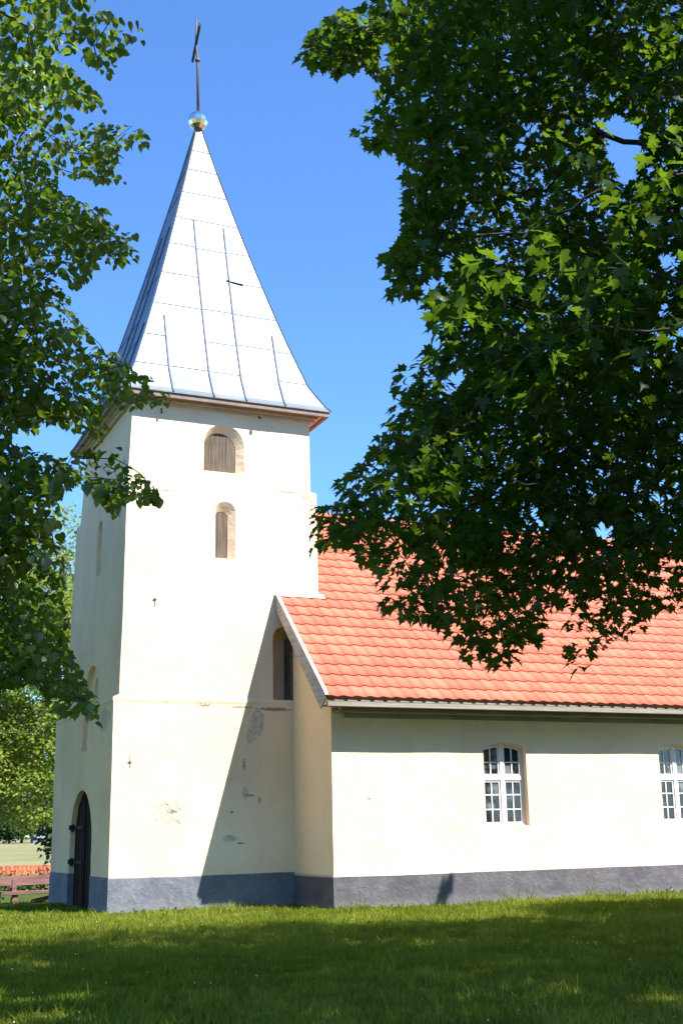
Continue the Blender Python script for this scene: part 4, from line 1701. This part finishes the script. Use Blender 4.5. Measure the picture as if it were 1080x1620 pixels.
# ------------------------------------------------------------------ grass
def blades(P, h, w, lean, tone_):
    n = len(P)
    a = rng.uniform(0, 2 * np.pi, n)
    dx, dy = np.cos(a), np.sin(a)
    la = rng.uniform(0, 2 * np.pi, n)
    lx, ly = np.cos(la) * lean, np.sin(la) * lean
    V = np.zeros((n, 5, 3))
    for i, (s, t, ww) in enumerate(((-1, 0, 1), (1, 0, 1), (-1, 0.55, 0.75), (1, 0.55, 0.75), (0, 1, 0))):
        V[:, i, 0] = P[:, 0] + dx * w * ww * s / 2 + lx * h * t * t
        V[:, i, 1] = P[:, 1] + dy * w * ww * s / 2 + ly * h * t * t
        V[:, i, 2] = P[:, 2] + h * t * (1 - 0.25 * t * lean)
    T = np.array([(0, 1, 3), (0, 3, 2), (2, 3, 4)])
    F = (T[None] + (np.arange(n) * 5)[:, None, None]).reshape(-1, 3)
    return V.reshape(-1, 3), F, np.repeat(tone_, 3)


def npnoise(x, y, s, seed):
    """cheap smooth value noise"""
    r = np.random.default_rng(seed).uniform(0, 1, (64, 64))
    u, v = x * s + 100, y * s + 100
    i, j = np.floor(u).astype(int), np.floor(v).astype(int)
    fu, fv = u - i, v - j
    fu, fv = fu * fu * (3 - 2 * fu), fv * fv * (3 - 2 * fv)
    g_ = lambda a, b: r[a % 64, b % 64]
    return (g_(i, j) * (1 - fu) + g_(i + 1, j) * fu) * (1 - fv) + (g_(i, j + 1) * (1 - fu) + g_(i + 1, j + 1) * fu) * fv


def make_grass():
    n = 1500000
    x, y = rng.uniform(0.0, 21, n), rng.uniform(7.5, 47, n)
    inside = ((x > 6.05) & (x < 10.96) & (y > YT - 0.02)) | ((x > XN - 0.02) & (y > YN - 0.03))
    P = np.stack([x, y, np.zeros(n)], 1)
    fr = in_frame(P, 60)
    dist = np.hypot(x, y)
    dens = np.clip(1.15 - dist / 40, 0.3, 1)
    k = fr & ~inside & (rng.uniform(0, 1, n) < dens)
    P = P[k]
    P[:, 2] = [lawn_z(a, b) - 0.004 for a, b in P[:, :2]]
    m_ = len(P)
    p1 = npnoise(P[:, 0], P[:, 1], 0.7, 1)
    p2 = npnoise(P[:, 0], P[:, 1], 2.6, 2)
    tone_ = np.clip(0.15 + 0.45 * p1 + 0.3 * p2 + rng.normal(0, 0.17, m_) - 0.15, 0, 1)
    h = (0.035 + 0.05 * p2 + 0.03 * p1) * rng.uniform(0.6, 1.4, m_)
    # longer tufts along the walls
    dw = np.where(P[:, 0] > XN, YN - P[:, 1], np.where(P[:, 0] > 6.0, YT - P[:, 1], 9))
    near = (dw < 0.5) & (dw > -0.1)
    h = np.where(near, h * (1 + 2.2 * rng.uniform(0, 1, m_) * npnoise(P[:, 0], P[:, 1], 3.0, 5) * (1 - np.clip(dw, 0, .5) * 1.6)), h)
    # scattered taller tufts and seed stalks
    tall = (npnoise(P[:, 0], P[:, 1], 1.7, 21) * 0.6 + npnoise(P[:, 0], P[:, 1], 5.0, 22) * 0.4 > 0.62) & (rng.uniform(0, 1, m_) < 0.3)
    h = np.where(tall, h * rng.uniform(1.3, 2.3, m_), h)
    clump = npnoise(P[:, 0], P[:, 1], 8.0, 31)
    h = h * (0.6 + 0.8 * clump)
    V, F, T = blades(P, h, rng.uniform(0.006, 0.012, m_) * (0.8 + np.hypot(P[:, 0], P[:, 1]) / 40), rng.uniform(0.1, 0.9, m_), tone_)
    tag(link("grass", raw_mesh("grass", V, F, T), M_GRASS), kind='stuff')
    # clover heads, small white dots
    c = P[rng.integers(0, m_, 260)]
    c = c[(npnoise(c[:, 0], c[:, 1], 0.5, 8) > 0.5)]
    mb = MB()
    for p in c:
        s = random.uniform(0.005, 0.009)
        b = bmesh.ops.create_icosphere(mb.bm, subdivisions=1, radius=s)
        bmesh.ops.translate(mb.bm, verts=b['verts'], vec=(p[0], p[1], p[2] + random.uniform(0.05, 0.09)))
    tag(mb.build("clover_flowers", M_CLOVER), kind='stuff')
    print("grass blades", m_)


make_grass()

# weeds along the churchyard wall behind the bench
n = 500
C = np.stack([rng.uniform(5.5, 13, n), rng.uniform(50.2, 51.6, n), rng.uniform(-0.55, 0.1, n)], 1)
A = clump_leaves(C, 9, 0.22, 0.08, 0.13, 0.6, 0.5)
tag(link("wall_weeds", leaves_mesh("wall_weeds", simple_leaf(), *A), M_WEED), kind='stuff')
n = 90
C = np.stack([rng.uniform(5.2, 6.9, n), rng.uniform(44.0, 45.2, n), rng.uniform(-0.55, -0.1, n)], 1)
A = clump_leaves(C, 9, 0.16, 0.08, 0.10, 0.6, 0.5)
tag(link("nettles", leaves_mesh("nettles", simple_leaf(), *A), M_WEED), kind='stuff')

# broad-leaved weeds here and there along the wall foot
xs = [(rng.uniform(6.2, 10.1), YT - rng.uniform(0.06, 0.22)) for _ in range(16)] + [(rng.uniform(10.3, 19), YN - rng.uniform(0.06, 0.22)) for _ in range(30)]
C = np.array([(x_, y_, lawn_z(x_, y_) + rng.uniform(0.03, 0.10)) for x_, y_ in xs])
A = clump_leaves(C, 9, 0.09, 0.03, 0.075, -0.4, 0.5)
tag(link("wall_foot_weeds", leaves_mesh("wall_foot_weeds", simple_leaf(), *A), M_WEED), kind='stuff')
